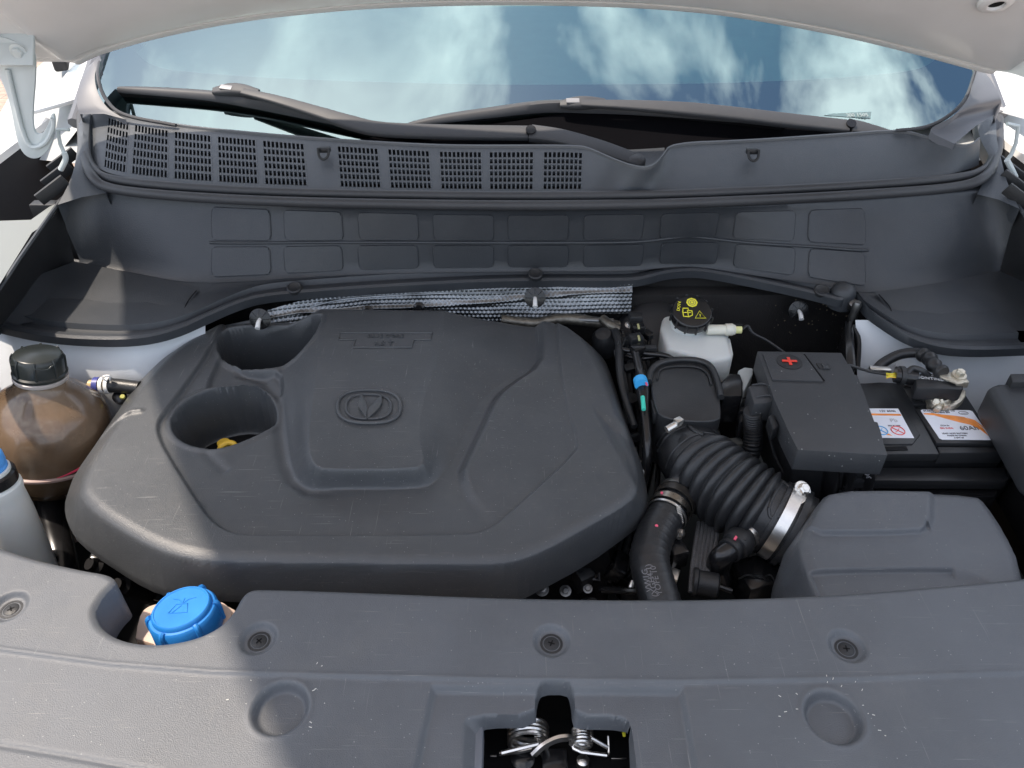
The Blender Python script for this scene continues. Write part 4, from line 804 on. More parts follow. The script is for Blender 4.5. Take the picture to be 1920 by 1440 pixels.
for k in range(14):
    x_ = 1168 + 4.2 * k; pts_ = [wz(x_ - 12 + rnd.uniform(-8, 8), 640 + rnd.uniform(-20, 20), .90), wz(x_ + rnd.uniform(-6, 6), 740, .86 + rnd.uniform(-.03, .02)), wz(x_ + 8 + rnd.uniform(-8, 8), 850, .82 + rnd.uniform(-.03, .03)), wz(x_ - 4 + rnd.uniform(-10, 10), 980, .78), wz(x_ - 20 + rnd.uniform(-30, 20), 1100, .74)]
    part(g_tube(pts_, rnd.choice((.0022, .003, .0042, .0055)), 30, 8), 'cable', [RUB, BLG, PLD][k % 3], wh)
for k, (px, py, z, ln) in enumerate(((1168, 640, .91, .03), (1176, 668, .90, .02), (1180, 690, .89, .02), (1214, 628, .92, .018), (1140, 628, .90, .02), (1186, 820, .86, .02), (1176, 900, .82, .03))):
    part(g_box(wz(px, py, z), (ln, .012, .012), Matrix.Rotation(rnd.uniform(-1, 1), 3, 'Z') @ Matrix.Rotation(rnd.uniform(-.5, .5), 3, 'X'), .002), 'connector', [PLD, BLG][k % 2], wh)
for k, (px, py, z) in enumerate(((1212, 838, .885), (1204, 872, .87), (1178, 610, .92))): bolt(wz(px, py, z), (.2, -.4, .9), .004, .005, 'bolt', ZNC, wh)
part(g_tube([wz(1209, 842, .885), wz(1206, 880, .87), wz(1203, 900, .86)], .002, 10, 8), 'bright_clip', ZNC, wh)
part(g_lathe([(.009, 0), (.010, .008), (0, .01)], wz(1182, 752, .88), (0, -.2, 1), 16), 'cap_nut', PLD, wh)

# ================================================================ resonator and intake hose
rs = thing('intake_resonator', 'black rounded intake duct box behind the corrugated intake hose', 'air duct', wz(1285, 740, .86))
rp = chaikin(Pz([(1218, 700), (1228, 682), (1260, 672), (1310, 673), (1334, 684), (1346, 712), (1353, 770), (1350, 792), (1240, 786), (1224, 755)], .930), 2, True)
part(g_prism(rp, .09, .009, 3), 'body', RUB, rs)
part(g_tube([wz(*p, .932) for p in ((1217, 716), (1222, 694), (1240, 680), (1280, 674), (1316, 678), (1334, 690), (1345, 716), (1352, 745))], .0048, 30, 10), 'rear_rim', RUB, rs)
part(g_tube([wz(*p, .9315) for p in ((1232, 712), (1238, 694), (1262, 687), (1305, 688), (1326, 700), (1334, 722))], .0014, 30, 8), 'rim_line', RUB, rs)
part(g_box(wz(1236, 772, .915), (.022, .03, .02), None, .002), 'clip_box', PLD, rs)
ih = thing('intake_hose', 'large black corrugated intake hose with steel clamps at both ends', 'hose', wz(1370, 900, .86))
path = [wz(1288, 822, .870), wz(1291, 842, .874), wz(1302, 862, .878), wz(1328, 888, .882), wz(1365, 916, .882), wz(1405, 944, .879), wz(1445, 968, .874), wz(1500, 998, .866)]
def hr(t):
    r = .0455 - .004 * math.exp(-((t - .0) / .1) ** 2) + .002 * t
    if .36 < t < .80: 
        k = (t - .36) / .44 * 8; r += .0075 * math.sin(math.pi * (k % 1)) ** .8 - .0005
    return r
part(g_tube(path, hr, 240, 56), 'bellows', RUB, ih, 60)
def hose_frame(t):
    P = smooth_path(path, 200); i = int(t * 199); d = (P[min(i + 2, 199)] - P[max(i - 2, 0)]).normalized(); return P[i], d
def surf_line(pairs, r0, wr, nm):
    pts = []
    for t, ang in pairs:
        c, d = hose_frame(t); upv = (Vector((0, -.35, 1)) - d * d.dot(Vector((0, -.35, 1)))).normalized(); s = d.cross(upv); pts.append(c + upv * (math.cos(R(ang)) * (hr(t) + r0)) + s * (math.sin(R(ang)) * (hr(t) + r0)))
    part(g_tube(pts, wr, 24, 8), nm, RUB, ih)
for tt in (.12, .16, .21, .32): surf_line([(tt, a) for a in (-80, -50, -20, 0, 20, 50, 80)], .0, .0018, 'ring_rib')
surf_line([(.10, 0), (.18, 8), (.26, 2), (.34, -12)], .0005, .003, 'long_rib'); surf_line([(.82, -40), (.85, -34), (.88, -34)], .0005, .0022, 'long_rib')
surf_line([(.82, 20), (.85, 30), (.88, 22)], .0005, .0022, 'long_rib'); surf_line([(.82, 20), (.81, -5), (.82, -40)], .0005, .0018, 'long_rib')
for tt, r_, w_ in ((.045, .0435, .011), (.905, .0482, .014)):
    c, d = hose_frame(tt); part(g_band(c, d, r_ + .001, w_, .0014, 56), 'clamp', STL, ih)
c, d = hose_frame(.955); part(g_band(c, d, .0475, .008, .0045, 56), 'cuff', RUB, ih)
c, d = hose_frame(.865); part(g_band(c, d, .0470, .005, .0028, 56), 'cuff', RUB, ih)
q = wz(1505, 914, .922); part(g_box(q + Vector((-.008, -.012, -.008)), (.02, .014, .010), Matrix.Rotation(R(-55), 3, 'Z'), .001), 'clamp_housing', ZNC, ih); bolt(q + Vector((0, 0, -.004)), (.25, -.45, .85), .0072, .008, 'clamp_screw', ZNC, ih)
q = wz(1262, 800, .928); part(g_tube([wz(1250, 806, .926), wz(1274, 792, .931)], .0052, 6, 12), 'clamp_screw', ZNC, ih); part(g_box(wz(1272, 790, .934), (.011, .009, .008), Matrix.Rotation(R(35), 3, 'Z'), .001), 'clamp_housing', ZNC, ih)
b = MB()
for k in range(16):
    an = -40 + k * 4.6; c, d = hose_frame(.045); upv = (Vector((0, -.2, 1)) - d * d.dot(Vector((0, -.2, 1)))).normalized(); s = d.cross(upv); p = c + upv * (math.cos(R(an)) * .0462) + s * (math.sin(R(an)) * .0462); b.add(*g_box(p, (.0012, .008, .0016), None, 0))
b.build('clamp_teeth', ZNC, ih)

# ---------------- lower hose with its clamps
lh = thing('breather_hose', 'ribbed black hose with worn print going down beside the engine cover', 'hose', wz(1230, 1050, .8))
lp = [wz(1275, 925, .865), wz(1262, 945, .868), wz(1245, 975, .868), wz(1226, 1010, .868), wz(1218, 1050, .868), wz(1228, 1095, .862), wz(1245, 1150, .85)]
part(g_tube(lp, lambda t: .0235 + .0004 * (math.sin(t * 110) > .85), 120, 32), 'hose', RUB, lh)
def lf_(t):
    P = smooth_path(lp, 200); i = int(t * 199); return P[i], (P[min(i + 2, 199)] - P[max(i - 2, 0)]).normalized()
for t_, r_, w_, m_ in ((.06, .0250, .010, STL), (.15, .0262, .012, mat('dark_band', (.05, .045, .04), .35, metal=.4, var=.3)), (.235, .0255, .010, mat('warm_steel', (.30, .27, .23), .3, metal=1, var=.3, vscale=60)), (.29, .0248, .003, STL)):
    c, d = lf_(t_); part(g_band(c, d, r_, w_, .0015, 44), 'clamp', m_, lh)
bolt(wz(1271, 1000, .862), (.6, -.3, .4), .0052, .008, 'clamp_screw', ZNC, lh)
b = MB()
for k in range(11): b.add(*g_box(wz(1272 + k * .55, 950 + k * 3.2, .893 - k * .002), (.006, .0007, .002), Matrix.Rotation(.4, 3, 'Z'), 0))
b.build('worm_teeth', ZNC, lh)
part(g_lathe([(.0022, 0), (.0018, .0012), (0, .0012)], wz(1231, 986, .891), (0, -.6, .8), 12), 'pink_dot', PKM, lh)
part(g_lathe([(.0018, 0), (0, .0012)], wz(1241, 924, .893), (0, -.6, .8), 10), 'pink_dot', PKM, lh)
for k, (tx, dx) in enumerate((('YOFE 10', 8), ('(XGH4-1)', 0), ('VW1G', -8))):
    textmesh(tx, 'hose_print', GRN, lh, wz(1222 + dx * 1.1, 1088, .8925 - abs(dx) * .0002), (-.12, 1, .25), (-1, -.1, 0), .0095, .0002)
# small grey connector, braided looms, quick connector
qc = thing('quick_connector', 'glossy black elbow connector with pink mark below the intake hose', 'connector', wz(1370, 1030, .85))
part(g_tube([wz(1350, 1090, .82), wz(1345, 1062, .845), wz(1352, 1045, .865), wz(1372, 1030, .872), wz(1385, 1018, .872)], .0135, 36, 20), 'elbow', BLG, qc)
dq = (wz(1420, 988, .874) - wz(1372, 1030, .872)).normalized()
part(g_lathe([(.0135, 0), (.0155, .001), (.0155, .006), (.0142, .007), (.0142, .010), (.0175, .012), (.0185, .016), (.0185, .026), (.016, .029), (.0145, .032), (.0145, .05)], wz(1366, 1034, .872), dq, 32), 'body', PLD, qc)
part(g_band(wz(1366, 1034, .872) + dq * .038, dq, .0148, .009, .0012, 32), 'clamp', STL, qc)
part(g_box(wz(1381, 1006, .889), (.003, .012, .002), Matrix.Rotation(R(-35), 3, 'Z'), .0005), 'pink_mark', PKM, qc); part(g_box(wz(1388, 1008, .888) + Vector((.004, 0, 0)), (.009, .008, .003), Matrix.Rotation(R(-35), 3, 'Z'), .001), 'release_tab', PLD, qc)
part(g_tube([wz(1418, 988, .874), wz(1435, 974, .875)], .0165, 8, 20), 'spigot', RUB, qc)
bl = thing('braided_looms', 'bundle of black braided cable sleeves below the intake hose', 'cables', wz(1310, 1050, .8))
BRD = mat('braid', (.11, .11, .115), .5, var=.6, vscale=700, bump=1.5, bscale=900, specks=.25, sscale=900)
for k in range(6):
    x = 1298 + k * 7.5; part(g_tube([wz(x + 12, 980, .84), wz(x + 6, 1020, .845), wz(x, 1065, .845), wz(x - 4, 1110, .84)], .0028, 24, 8), 'sleeve', BRD, bl)
part(g_lathe([(.017, 0), (.0175, .004), (.015, .006), (.015, .028), (.012, .03), (0, .03)], wz(1300, 1090, .84), (1, -.25, 0), 28), 'grommet', PLD, bl)
part(g_lathe([(.004, 0), (.004, .03)], wz(1326, 1092, .84), (1, -.3, -.2), 10), 'terminal', BLG, bl)
part(g_prism(Pz([(1252, 1060), (1276, 1068), (1270, 1088), (1256, 1080)], .83), .01, .001), 'bracket', ZNC, bl)
part(g_box(wz(1266, 1035, .84), (.022, .03, .03), Matrix.Rotation(.3, 3, 'Z'), .003), 'plug', BLG, bl)
for k in range(3): part(g_tube([wz(1385 + k * 22, 1085, .82), wz(1405 + k * 20, 1078, .83), wz(1430 + k * 14, 1090 + 6 * k, .82)], .0012, 10, 6), 'fin', PLD, bl)
part(g_box(wz(1440, 1085, .80), (.09, .05, .05), Matrix.Rotation(.3, 3, 'Z'), .008), 'duct', BLG, bl)

# ================================================================ fuse box and battery
fb_ = thing('fuse_box', 'black fuse box with red plus sign, left of the battery labels', 'fuse box', wz(1530, 780, .88))
FBM = mat('fuse_box_plastic', (.040, .042, .046), .5, var=.1, bump=.5, bscale=1000, specks=.6, sscale=150, dust=.05)
top = [(1420, 658), (1583, 662), (1600, 686), (1612, 712), (1626, 735), (1640, 772), (1650, 800), (1662, 826), (1664, 852), (1498, 841), (1470, 800), (1452, 752)]
lid = part(g_prism(Pz([(1420, 658), (1578, 661), (1590, 682), (1594, 682), (1603, 702), (1608, 703), (1640, 790), (1646, 791), (1653, 812), (1657, 830), (1665, 853), (1496, 843), (1480, 812), (1452, 750)], .958), .034, .0022, 2), 'lid', FBM, fb_)
part(g_prism(Pz([(1430, 663), (1508, 665), (1544, 714), (1448, 711)], .9605), .004, .0009), 'terminal_flap', FBM, fb_)
part(g_tube(Pz([(1508, 665), (1545, 714)], .9592), .0014, 4, 6), 'groove', BLK, fb_)
part(g_prism(Pz([(1530, 680), (1552, 681), (1558, 691), (1537, 691)], .9592), .002, .0004), 'latch_recess', PLD, fb_); part(g_prism(Pz([(1540, 681), (1550, 681), (1556, 690), (1545, 690)], .9606), .002, .0004), 'latch', FBM, fb_)
pc = wz(1480, 678, .9612); part(g_lathe([(.0175, -.0008), (.0175, .0002), (.0165, .0003), (0, .0003)], pc, (0, 0, 1), 32), 'badge_disc', PLD, fb_)
for a_, b_ in ((.0205, .0042), (.0042, .0175)): part(g_box(pc + Vector((0, 0, .0011 + (.0003 if a_ > .01 else 0))), (a_, b_, .0012), Matrix.Rotation(R(-3), 3, 'Z'), .0004), 'plus_sign', RED, fb_)
part(g_prism(Pz([(1425, 690), (1450, 752), (1480, 815), (1496, 850), (1640, 862), (1600, 700)], .926), .10, .004), 'body', PLD, fb_)
part(g_prism(Pz([(1402, 722), (1448, 718), (1456, 752), (1414, 757)], .950), .035, .004), 'side_cap', FBM, fb_)
for s_ in ((1410, 722, 1447, 727), (1418, 744, 1455, 744)): part(g_tube([wz(s_[0], s_[1], .9505), wz((s_[0] + s_[2]) / 2 + 3, s_[1] - 3, .952), wz(s_[2], s_[3], .952)], .0012, 8, 6), 'cap_rib', FBM, fb_)
part(g_tube([wz(1412, 770, .93), wz(1412, 800, .90), wz(1410, 840, .87), wz(1400, 870, .84)], lambda t: .012 + .0012 * (math.sin(t * 130) > 0), 80, 18), 'corrugated_tube', PLD, fb_)
part(g_prism(Pz([(1440, 780), (1450, 776), (1462, 798), (1450, 806)], .945), .02, .002), 'side_clip', PLD, fb_)
for k in range(3): part(g_tube([wz(1560 + k * 34, 868, .91), wz(1558 + k * 34, 895, .89), wz(1553 + k * 34, 925, .86)], .0105 - .002 * (k == 1), 14, 16), 'outlet_tube', BLG, fb_)
textmesh('34', 'tube_print', GRN, fb_, wz(1628, 893, .903), (0, 1, 0), (-1, 0, 0), .009)
part(g_tube([wz(1460, 780, .90), wz(1475, 850, .89), wz(1500, 900, .87)], .002, 12, 6), 'side_rib', PLD, fb_)
part(g_tube([wz(1438, 800, .90), wz(1455, 860, .88), wz(1480, 905, .86)], .002, 12, 6), 'side_rib', PLD, fb_)
bt = thing('battery', 'black car battery with two white and orange labels on its top', 'battery', wz(1740, 800, .85))
BTM = mat('battery_case', (.020, .021, .023), .38, var=.1, bump=.2, bscale=900)
part(g_prism(Pz([(1570, 716), (1800, 722), (1884, 850), (1600, 850)], .910), .15, .003), 'case', BTM, bt)
part(g_prism(Pz([(1560, 722), (1648, 716), (1692, 718), (1762, 851), (1600, 851)], .922), .013, .002), 'lid_left', BTM, bt)
part(g_prism(Pz([(1590, 722), (1650, 720), (1672, 742), (1726, 814), (1712, 832), (1590, 832)], .9245), .004, .0012), 'left_plate', BTM, bt)
part(g_prism(Pz([(1690, 720), (1722, 722), (1740, 758), (1712, 758)], .9225), .005, .001), 'vent_cover', BTM, bt)
for px, py in ((1700, 726), (1722, 752)): part(g_tube([wz(px - 6, py, .9232), wz(px, py - 1, .9232), wz(px + 8, py + 1, .9232)], .0006, 6, 6), 'arrow', BLK, bt)
part(g_prism(Pz([(1716, 766), (1826, 768), (1878, 832), (1756, 830)], .924), .012, .002), 'right_plate', BTM, bt)
part(g_prism(Pz([(1757, 837), (1880, 838), (1886, 848), (1762, 849)], .921), .02, .002), 'front_bar', BTM, bt)
part(g_prism(Pz([(1640, 838), (1699, 836), (1703, 843), (1640, 845)], .9235), .002, .0006), 'grip_recess', BLK, bt)
pap1 = [(1570, 765.5), (1684, 766), (1714, 821), (1600, 820)]; pap2 = [(1725, 767.8), (1822, 769.3), (1862, 824.8), (1763, 824)]
part(g_prism(chaikin(Pz(pap1, .9250), 0, True), .0006, 0), 'label', PAP, bt)
def quad_pt(q, z): 
    A_, B_, C_, D_ = [wz(*p, z) for p in q]
    return lambda s, t: (A_.lerp(B_, s)).lerp(D_.lerp(C_, s), t)
L2 = quad_pt(pap2, .9245); L1 = quad_pt(pap1, .9254)
rc2 = [(.04, 0), (.96, 0), (1, .04), (1, .96), (.96, 1), (.04, 1), (0, .96), (0, .04)]
part(g_prism([L2(s, t) for s, t in rc2], .0006, 0), 'label', PAP, bt)
L2 = quad_pt(pap2, .9248)
sw = [(.02, .13), (.2, .12), (.4, .17), (.6, .20), (.76, .24), (.88, .38), (.97, .62), (.97, .86), (.90, .66), (.78, .50), (.6, .42), (.42, .32), (.2, .19), (.02, .16)]
part(g_prism([L2(s, t) for s, t in sw], .0003, 0), 'orange_swoosh', ORG, bt)
part(g_prism([L2(s, t) for s, t in ((.80, .26), (.92, .34), (.99, .55), (.985, .6), (.9, .42))], .0002, 0), 'orange_streak', ORG, bt)
ux = L2(0, .5) - L2(1, .5); uy = L2(.5, 0) - L2(.5, 1)
def lt2(s, tx, u_, v_, sz, m_=INK, L=L2): textmesh(tx, 'label_print', m_, bt, L(u_, v_), (1, 0, 0), (0, 1, 0), sz, .0002)
lt2(0, 'STARTER BATTERY 12V', .36, .04, .0042); lt2(0, 'L2-400 60Ah EFB', .36, .095, .0036); lt2(0, '60Ah', .70, .62, .0115); lt2(0, 'EN 540A', .27, .63, .0046, INKR); lt2(0, 'CCA 5s', .27, .54, .0036)
lt2(0, 'LEAD ACID BATTERY', .36, .80, .0036); lt2(0, 'MADE IN CHINA', .37, .87, .0034); lt2(0, '6-QW-60', .38, .94, .0032); lt2(0, '----', .81, .10, .006)
part(g_tube([L2(.80 + .09 * math.cos(k * .3), .10 + .055 * math.sin(k * .3)) for k in range(21)], .0004, smooth=False, closed=True, seg=4), 'label_ring', INK, bt)
part(g_prism([L1(s, t) for s, t in ((.2, .17), (.988, .19), (.992, .25), (.2, .23))], .0003, 0), 'orange_stripe', ORG, bt)
lt2(0, '12V 60Ah', .80, .09, .0055, INK, L1); lt2(0, 'Pb', .82, .42, .010, mat('pale_ink', (.5, .5, .52), .6), L1); lt2(0, 'NO FLAME', .78, .60, .0034, INK, L1)
for (u_, v_, m_) in ((.80, .76, INKR), (.52, .76, INKB)):
    c = L1(u_, v_); part(g_tube([c + Vector((.0085 * math.cos(k * .3), .0085 * math.sin(k * .3), 0)) for k in range(21)], .0007, smooth=False, closed=True, seg=5), 'label_ring', m_, bt); part(g_tube([c + Vector((-.006, .006, 0)), c + Vector((.006, -.006, 0))], .0006, 4, 5), 'label_bar', m_, bt); part(g_tube([c + Vector((-.004, -.003, 0)), c, c + Vector((.003, .004, 0))], .0005, 5, 5), 'label_flame', m_, bt)
part(g_prism([L1(s, t) for s, t in ((.56, .90), (.62, .86), (.66, .93))], .0003, 0), 'label_triangle', ORG, bt)
tr_ = thing('battery_tray', 'black ledged plastic tray around the front of the battery', 'battery tray', wz(1740, 900, .8))
part(g_prism(Pz([(1590, 876), (1884, 876), (1892, 898), (1886, 902), (1590, 900)], .893), .016, .002), 'ledge', BTM, tr_)
part(g_prism(Pz([(1580, 905), (1880, 905), (1870, 930), (1560, 935)], .872), .14, .003), 'wall', BLG, tr_)
part(g_tube(Pz([(1580, 912), (1660, 910), (1780, 908), (1830, 904), (1880, 898)], .878), .0012, 20, 6), 'edge_line', PLD, tr_)
b = MB(); rnd = random.Random(9)
for k in range(40): 
    x = 1815 + 62 * rnd.random(); b.add(*g_box(wz(x, 905 - (x - 1815) * .09 + rnd.uniform(-1, 1.5), .8785), (rnd.uniform(.001, .004), .001, .0006), Matrix.Rotation(rnd.random(), 3, 'Z'), 0))
o = b.build('grit', DUSTM, tr_); o['kind'] = 'stuff'
part(g_tube([wz(1884, 870, .905), wz(1892, 885, .90), wz(1886, 905, .88), wz(1868, 930, .85)], .0022, 16, 8), 'strap', BLG, tr_)
# terminal clamp, current sensor, ground cable
tm = thing('battery_terminal', 'cast tin battery clamp and nut on the negative post beside the right label', 'battery terminal', wz(1765, 745, .92))
pt = wz(1764, 742, .938); b = MB(); b.add(*g_lathe([(.0150, -.02), (.0155, -.012), (.0135, -.004), (.0120, .0), (.0105, .001), (.0095, -.003), (0, -.003)], pt, (-.1, -.12, 1), 28)); b.build('post_clamp', TIN, tm)
part(g_prism(chaikin(Pz([(1768, 728), (1795, 725), (1812, 730), (1812, 742), (1800, 756), (1780, 764), (1772, 752)], .932), 1, True), .012, .003), 'bracket', TIN, tm)
for k, (px, py) in enumerate(((1752, 758), (1758, 764), (1770, 760), (1750, 750))): part(g_box(wz(px, py, .930), (.012, .008, .010), Matrix.Rotation(.7 * k + .3, 3, 'Z') @ Matrix.Rotation(.3, 3, 'X'), .0015), 'lug', TIN, tm)
bolt(wz(1757, 752, .933), (-.5, -.6, .4), .0052, .009, 'nut', TIN, tm)
sn = thing('current_sensor', 'black battery current sensor block with white print and tin contact', 'sensor', wz(1740, 718, .94))
part(g_prism(Pz([(1716, 704), (1730, 696), (1800, 708), (1808, 722), (1806, 730), (1718, 726)], .957), .022, .0035), 'body', PLD, sn)
part(g_tube([wz(1678, 702, .952), wz(1718, 708, .952)], .0115, 8, 16, False), 'connector', BLG, sn); part(g_band(wz(1690, 704, .952), (1, -.1, 0), .0115, .006, .0015), 'collar', PLD, sn)
for k in range(4): part(g_tube([wz(1682, 699 + 3 * k, .953), wz(1672 - k, 701 + 2 * k, .953), wz(1662, 700 + 3 * k, .950)], .0009, 8, 6), 'wire', YLD if k % 2 else YEL, sn)
textmesh('CONTINENTAL', 'sensor_print', mat('white_print', (.6, .6, .6), .5), sn, wz(1757, 711, .9575), (1, -.2, 0), (0, 1, 0), .0078); textmesh('A2C 3987', 'sensor_print', MATS['white_print'], sn, wz(1752, 704, .9575), (1, -.2, 0), (0, 1, 0), .0048)
part(g_prism(chaikin(Pz([(1757, 700), (1766, 696), (1790, 698), (1808, 703), (1812, 716), (1800, 720), (1780, 713), (1766, 707)], .9625), 1, True), .003, .001), 'contact_plate', TIN, sn)
part(g_box(wz(1801, 717, .958), (.016, .012, .010), None, .001), 'contact_block', TIN, sn); bolt(wz(1798, 704, .963), (0, -.15, 1), .0062, .009, 'nut', TIN, sn)
gc = thing('ground_cable', 'thick black ground cable arching over to the battery terminal', 'cable', wz(1700, 680, .93))
part(g_tube([wz(1642, 694, .925), wz(1660, 678, .935), wz(1690, 664, .945), wz(1725, 662, .955), wz(1748, 672, .962)], .0075, 40, 14), 'cable', RUB, gc)
part(g_tube([wz(1728, 664, .957), wz(1742, 672, .962), wz(1752, 686, .965), wz(1768, 700, .9655)], lambda t: .0095 + .0012 * math.sin(t * 22), 30, 16), 'shrink_sleeve', RUB, gc)
part(g_tube([wz(1742, 705, .955), wz(1730, 695, .965), wz(1712, 690, .965), wz(1700, 700, .96)], .004, 16, 8), 'side_lead', RUB, gc)
part(g_tube([wz(1590, 684, .945), wz(1630, 696, .935), wz(1665, 702, .935)], .0022, 20, 8), 'thin_lead', RUB, gc)
part(g_box(wz(1650, 693, .933), (.03, .010, .007), Matrix.Rotation(-.1, 3, 'Z'), .002), 'lug', ZNC, gc)
# strap hanging from the bulkhead cover dome
sp = thing('hanging_bracket', 'narrow black bracket hanging from the bulkhead dome beside the white panel', 'bracket', wz(1590, 640, .9))
part(g_prism(Pz([(1584, 600), (1600, 600), (1606, 690), (1586, 690)], .94), .05, .003), 'stem', BLG, sp)
part(g_lathe([(.006, 0), (.007, .01), (.006, .02), (.007, .03), (.005, .035)], wz(1597, 602, .935), (0, 0, 1), 12), 'thread', MATS['dull_steel'], sp)
part(g_lathe([(.008, 0), (.0085, .01), (.006, .012)], wz(1597, 575, .95), (0, -.4, 1), 12), 'nut', MATS['dull_steel'], sp)
part(g_tube([wz(1601, 610, .935), wz(1610, 640, .92), wz(1608, 690, .90)], .004, 14, 8), 'edge', PLD, sp)
# small connectors between the duct and the fuse box
sc = thing('relay_block', 'small black relay block with pale grey socket left of the fuse box', 'relay', wz(1370, 720, .87))
part(g_prism(Pz([(1352, 716), (1366, 700), (1388, 700), (1394, 716), (1392, 742), (1356, 742)], .93), .05, .003), 'body', BLG, sc)
part(g_prism(Pz([(1384, 694), (1396, 688), (1412, 690), (1412, 700), (1404, 716), (1394, 736)], .925), .05, .002), 'socket', GRY, sc)
part(g_prism(Pz([(1362, 822), (1388, 818), (1396, 832), (1364, 836)], .86), .02, .002), 'bracket', mat('bracket_grey', (.22, .22, .2), .5, var=.1), sc)
part(g_prism(Pz([(1386, 775), (1398, 775), (1398, 790), (1386, 792)], .90), .03, .002), 'plug', PLD, sc); part(g_prism(Pz([(1386, 762), (1398, 762), (1398, 770), (1386, 771)], .905), .02, .001), 'plug', PLD, sc)
part(g_tube([wz(1352, 752, .91), wz(1380, 750, .91), wz(1398, 746, .91)], .0013, 10, 6), 'wire', PLD, sc)
# ================================================================ box at the right edge
rb = thing('relay_box', 'large black box lid cut off by the right edge of the picture', 'relay box', wz(1900, 850, .85))
part(g_prism(Pz([(1852, 724), (1870, 716), (1930, 716), (2100, 716), (2260, 900), (2140, 1000), (1938, 870)], .975), .05, .009, 3), 'lid', mat('relay_box_plastic', (.030, .032, .036), .5, var=.1, bump=.4, bscale=900), rb)
part(g_prism(Pz([(1846, 748), (1868, 732), (2100, 740), (2150, 1010), (2020, 1010), (1930, 870)], .925), .09, .006, 2), 'body', BLG, rb)
part(g_prism(Pz([(1894, 700), (1960, 700), (1960, 716), (1898, 716)], .985), .03, .002), 'latch', PLD, rb)
part(g_tube([wz(1850, 762, .925), wz(1890, 820, .925), wz(1928, 880, .925)], .0025, 12, 8), 'edge_bead', PLD, rb)

# ================================================================ coolant tank
ct = thing('coolant_tank', 'brownish translucent round coolant tank with black screw cap', 'coolant tank', wz(95, 820, .80))
tax = Vector((.16, .16, 1)).normalized(); tc0 = wz(93, 812, .875)
prof = [(.001, -.095), (.03, -.092), (.055, -.078), (.070, -.055), (.0775, -.034), (.0800, -.0265), (.0800, -.0225), (.0785, -.019), (.0805, -.005), (.0800, .012), (.0765, .030), (.069, .047), (.056, .061), (.043, .071), (.0345, .080), (.0315, .088), (.0312, .099)]
def tank(prof, nm, m, t0, seg=96, rib=True):
    V, Fc = g_lathe(prof, t0, tax, seg)
    if rib:
        for i, p in enumerate(V):
            d = p - t0; h = d.dot(tax); k = i % seg; an = 2 * math.pi * k / seg
            rr = d - tax * h; s = 1 + .012 * max(0, math.cos(an * 8)) ** 12 * max(0, min(1, (.06 - abs(h - .02)) / .04)); V[i] = t0 + tax * h + rr * s
    return part((V, Fc), nm, m, ct, 60)
tank(prof, 'tank', TNK, tc0)
part(g_lathe([(.0800, -.0275), (.0835, -.0265), (.0835, -.0235), (.0800, -.0220)], tc0, tax, 72, cap=False), 'seam', mat('seam_plastic', (.34, .24, .22), .4, var=.1, sss=.1), ct)
u, v, a = frame_of(tax); pts = []
for k in range(12):
    an = R(-62 + 8.5 * k); pts.append(tc0 + tax * (-.0180 + .0) + (Vector((math.cos(an), math.sin(an), 0))) * .0803)
part(g_tube(pts, lambda q: .0004 + .0022 * math.sin(3.14 * q), 30, 8), 'coolant_line', PNK, ct)
part(g_lathe([(.0325, .089), (.0335, .091), (.0335, .094), (.031, .096)], tc0, tax, 48), 'neck_ring', mat('neck_plastic', (.40, .36, .34), .35, var=.05), ct)
cc = tc0 + tax * .096; cap2 = part(g_lathe([(.0330, 0), (.0335, .004), (.0312, .006), (.0308, .025), (.0285, .030), (.0268, .031), (0, .0315)], cc, tax, 56), 'cap', mat('cap_black', (.018, .022, .022), .3, var=.1), ct)
b = MB()
for k in range(8):
    an = 2 * math.pi * k / 8 + .35; d = u * math.cos(an) + v * math.sin(an); part(g_tube([cc + d * .0312 + tax * .004, cc + d * .0313 + tax * .023, cc + d * .0285 + tax * .0305], .0017, 8, 7), 'grip_rib', MATS['cap_black'], cap2)
for k in range(4):
    an = 2 * math.pi * k / 4 + .35; P = [cc + (u * math.cos(an + j * .13) + v * math.sin(an + j * .13)) * .0314 + tax * (.0245 - .0025 * (abs(j - 3) < 2)) for j in range(7)]; part(g_tube(P, .0012, 14, 6), 'grip_arch', MATS['cap_black'], cap2)
ch = thing('coolant_hose', 'short black hose with white spring clamp joining the coolant tank', 'hose', wz(215, 725, .88))
part(g_tube([wz(196, 723, .905), wz(218, 723, .903), wz(262, 728, .90)], .0105, 16, 20), 'hose', RUB, ch)
part(g_tube([wz(168, 721, .905), wz(200, 723, .905)], .0070, 6, 14), 'spigot', mat('spigot_plastic', (.5, .38, .2), .4, var=.1), ch)
part(g_band(wz(183, 722, .905), (1, .0, 0), .0108, .008, .001), 'blue_ring', mat('ring_blue', (.05, .06, .25), .4), ch); 
for dx in (194, 204): part(g_band(wz(dx, 722.5, .905), (1, 0, 0), .0112, .005, .0014), 'clamp', WHT, ch)
part(g_tube([wz(194, 712, .917), wz(194, 706, .925), wz(205, 705, .925), wz(206, 712, .917)], .0016, 16, 8), 'clamp_ear', WHT, ch)
part(g_lathe([(.009, 0), (.010, .01), (.006, .013), (0, .013)], wz(226, 748, .88), (.3, -.5, .8), 16), 'plug', BLG, ch); part(g_lathe([(.004, 0), (.003, .003), (0, .003)], wz(230, 744, .893), (.3, -.5, .8), 10), 'plug_mark', mat('olive', (.4, .4, .1), .5), ch)
part(g_tube([wz(96, 940, .78), wz(100, 985, .77), wz(112, 1040, .76), wz(125, 1100, .74)], .021, 24, 24), 'lower_pipe', BLG, ch)
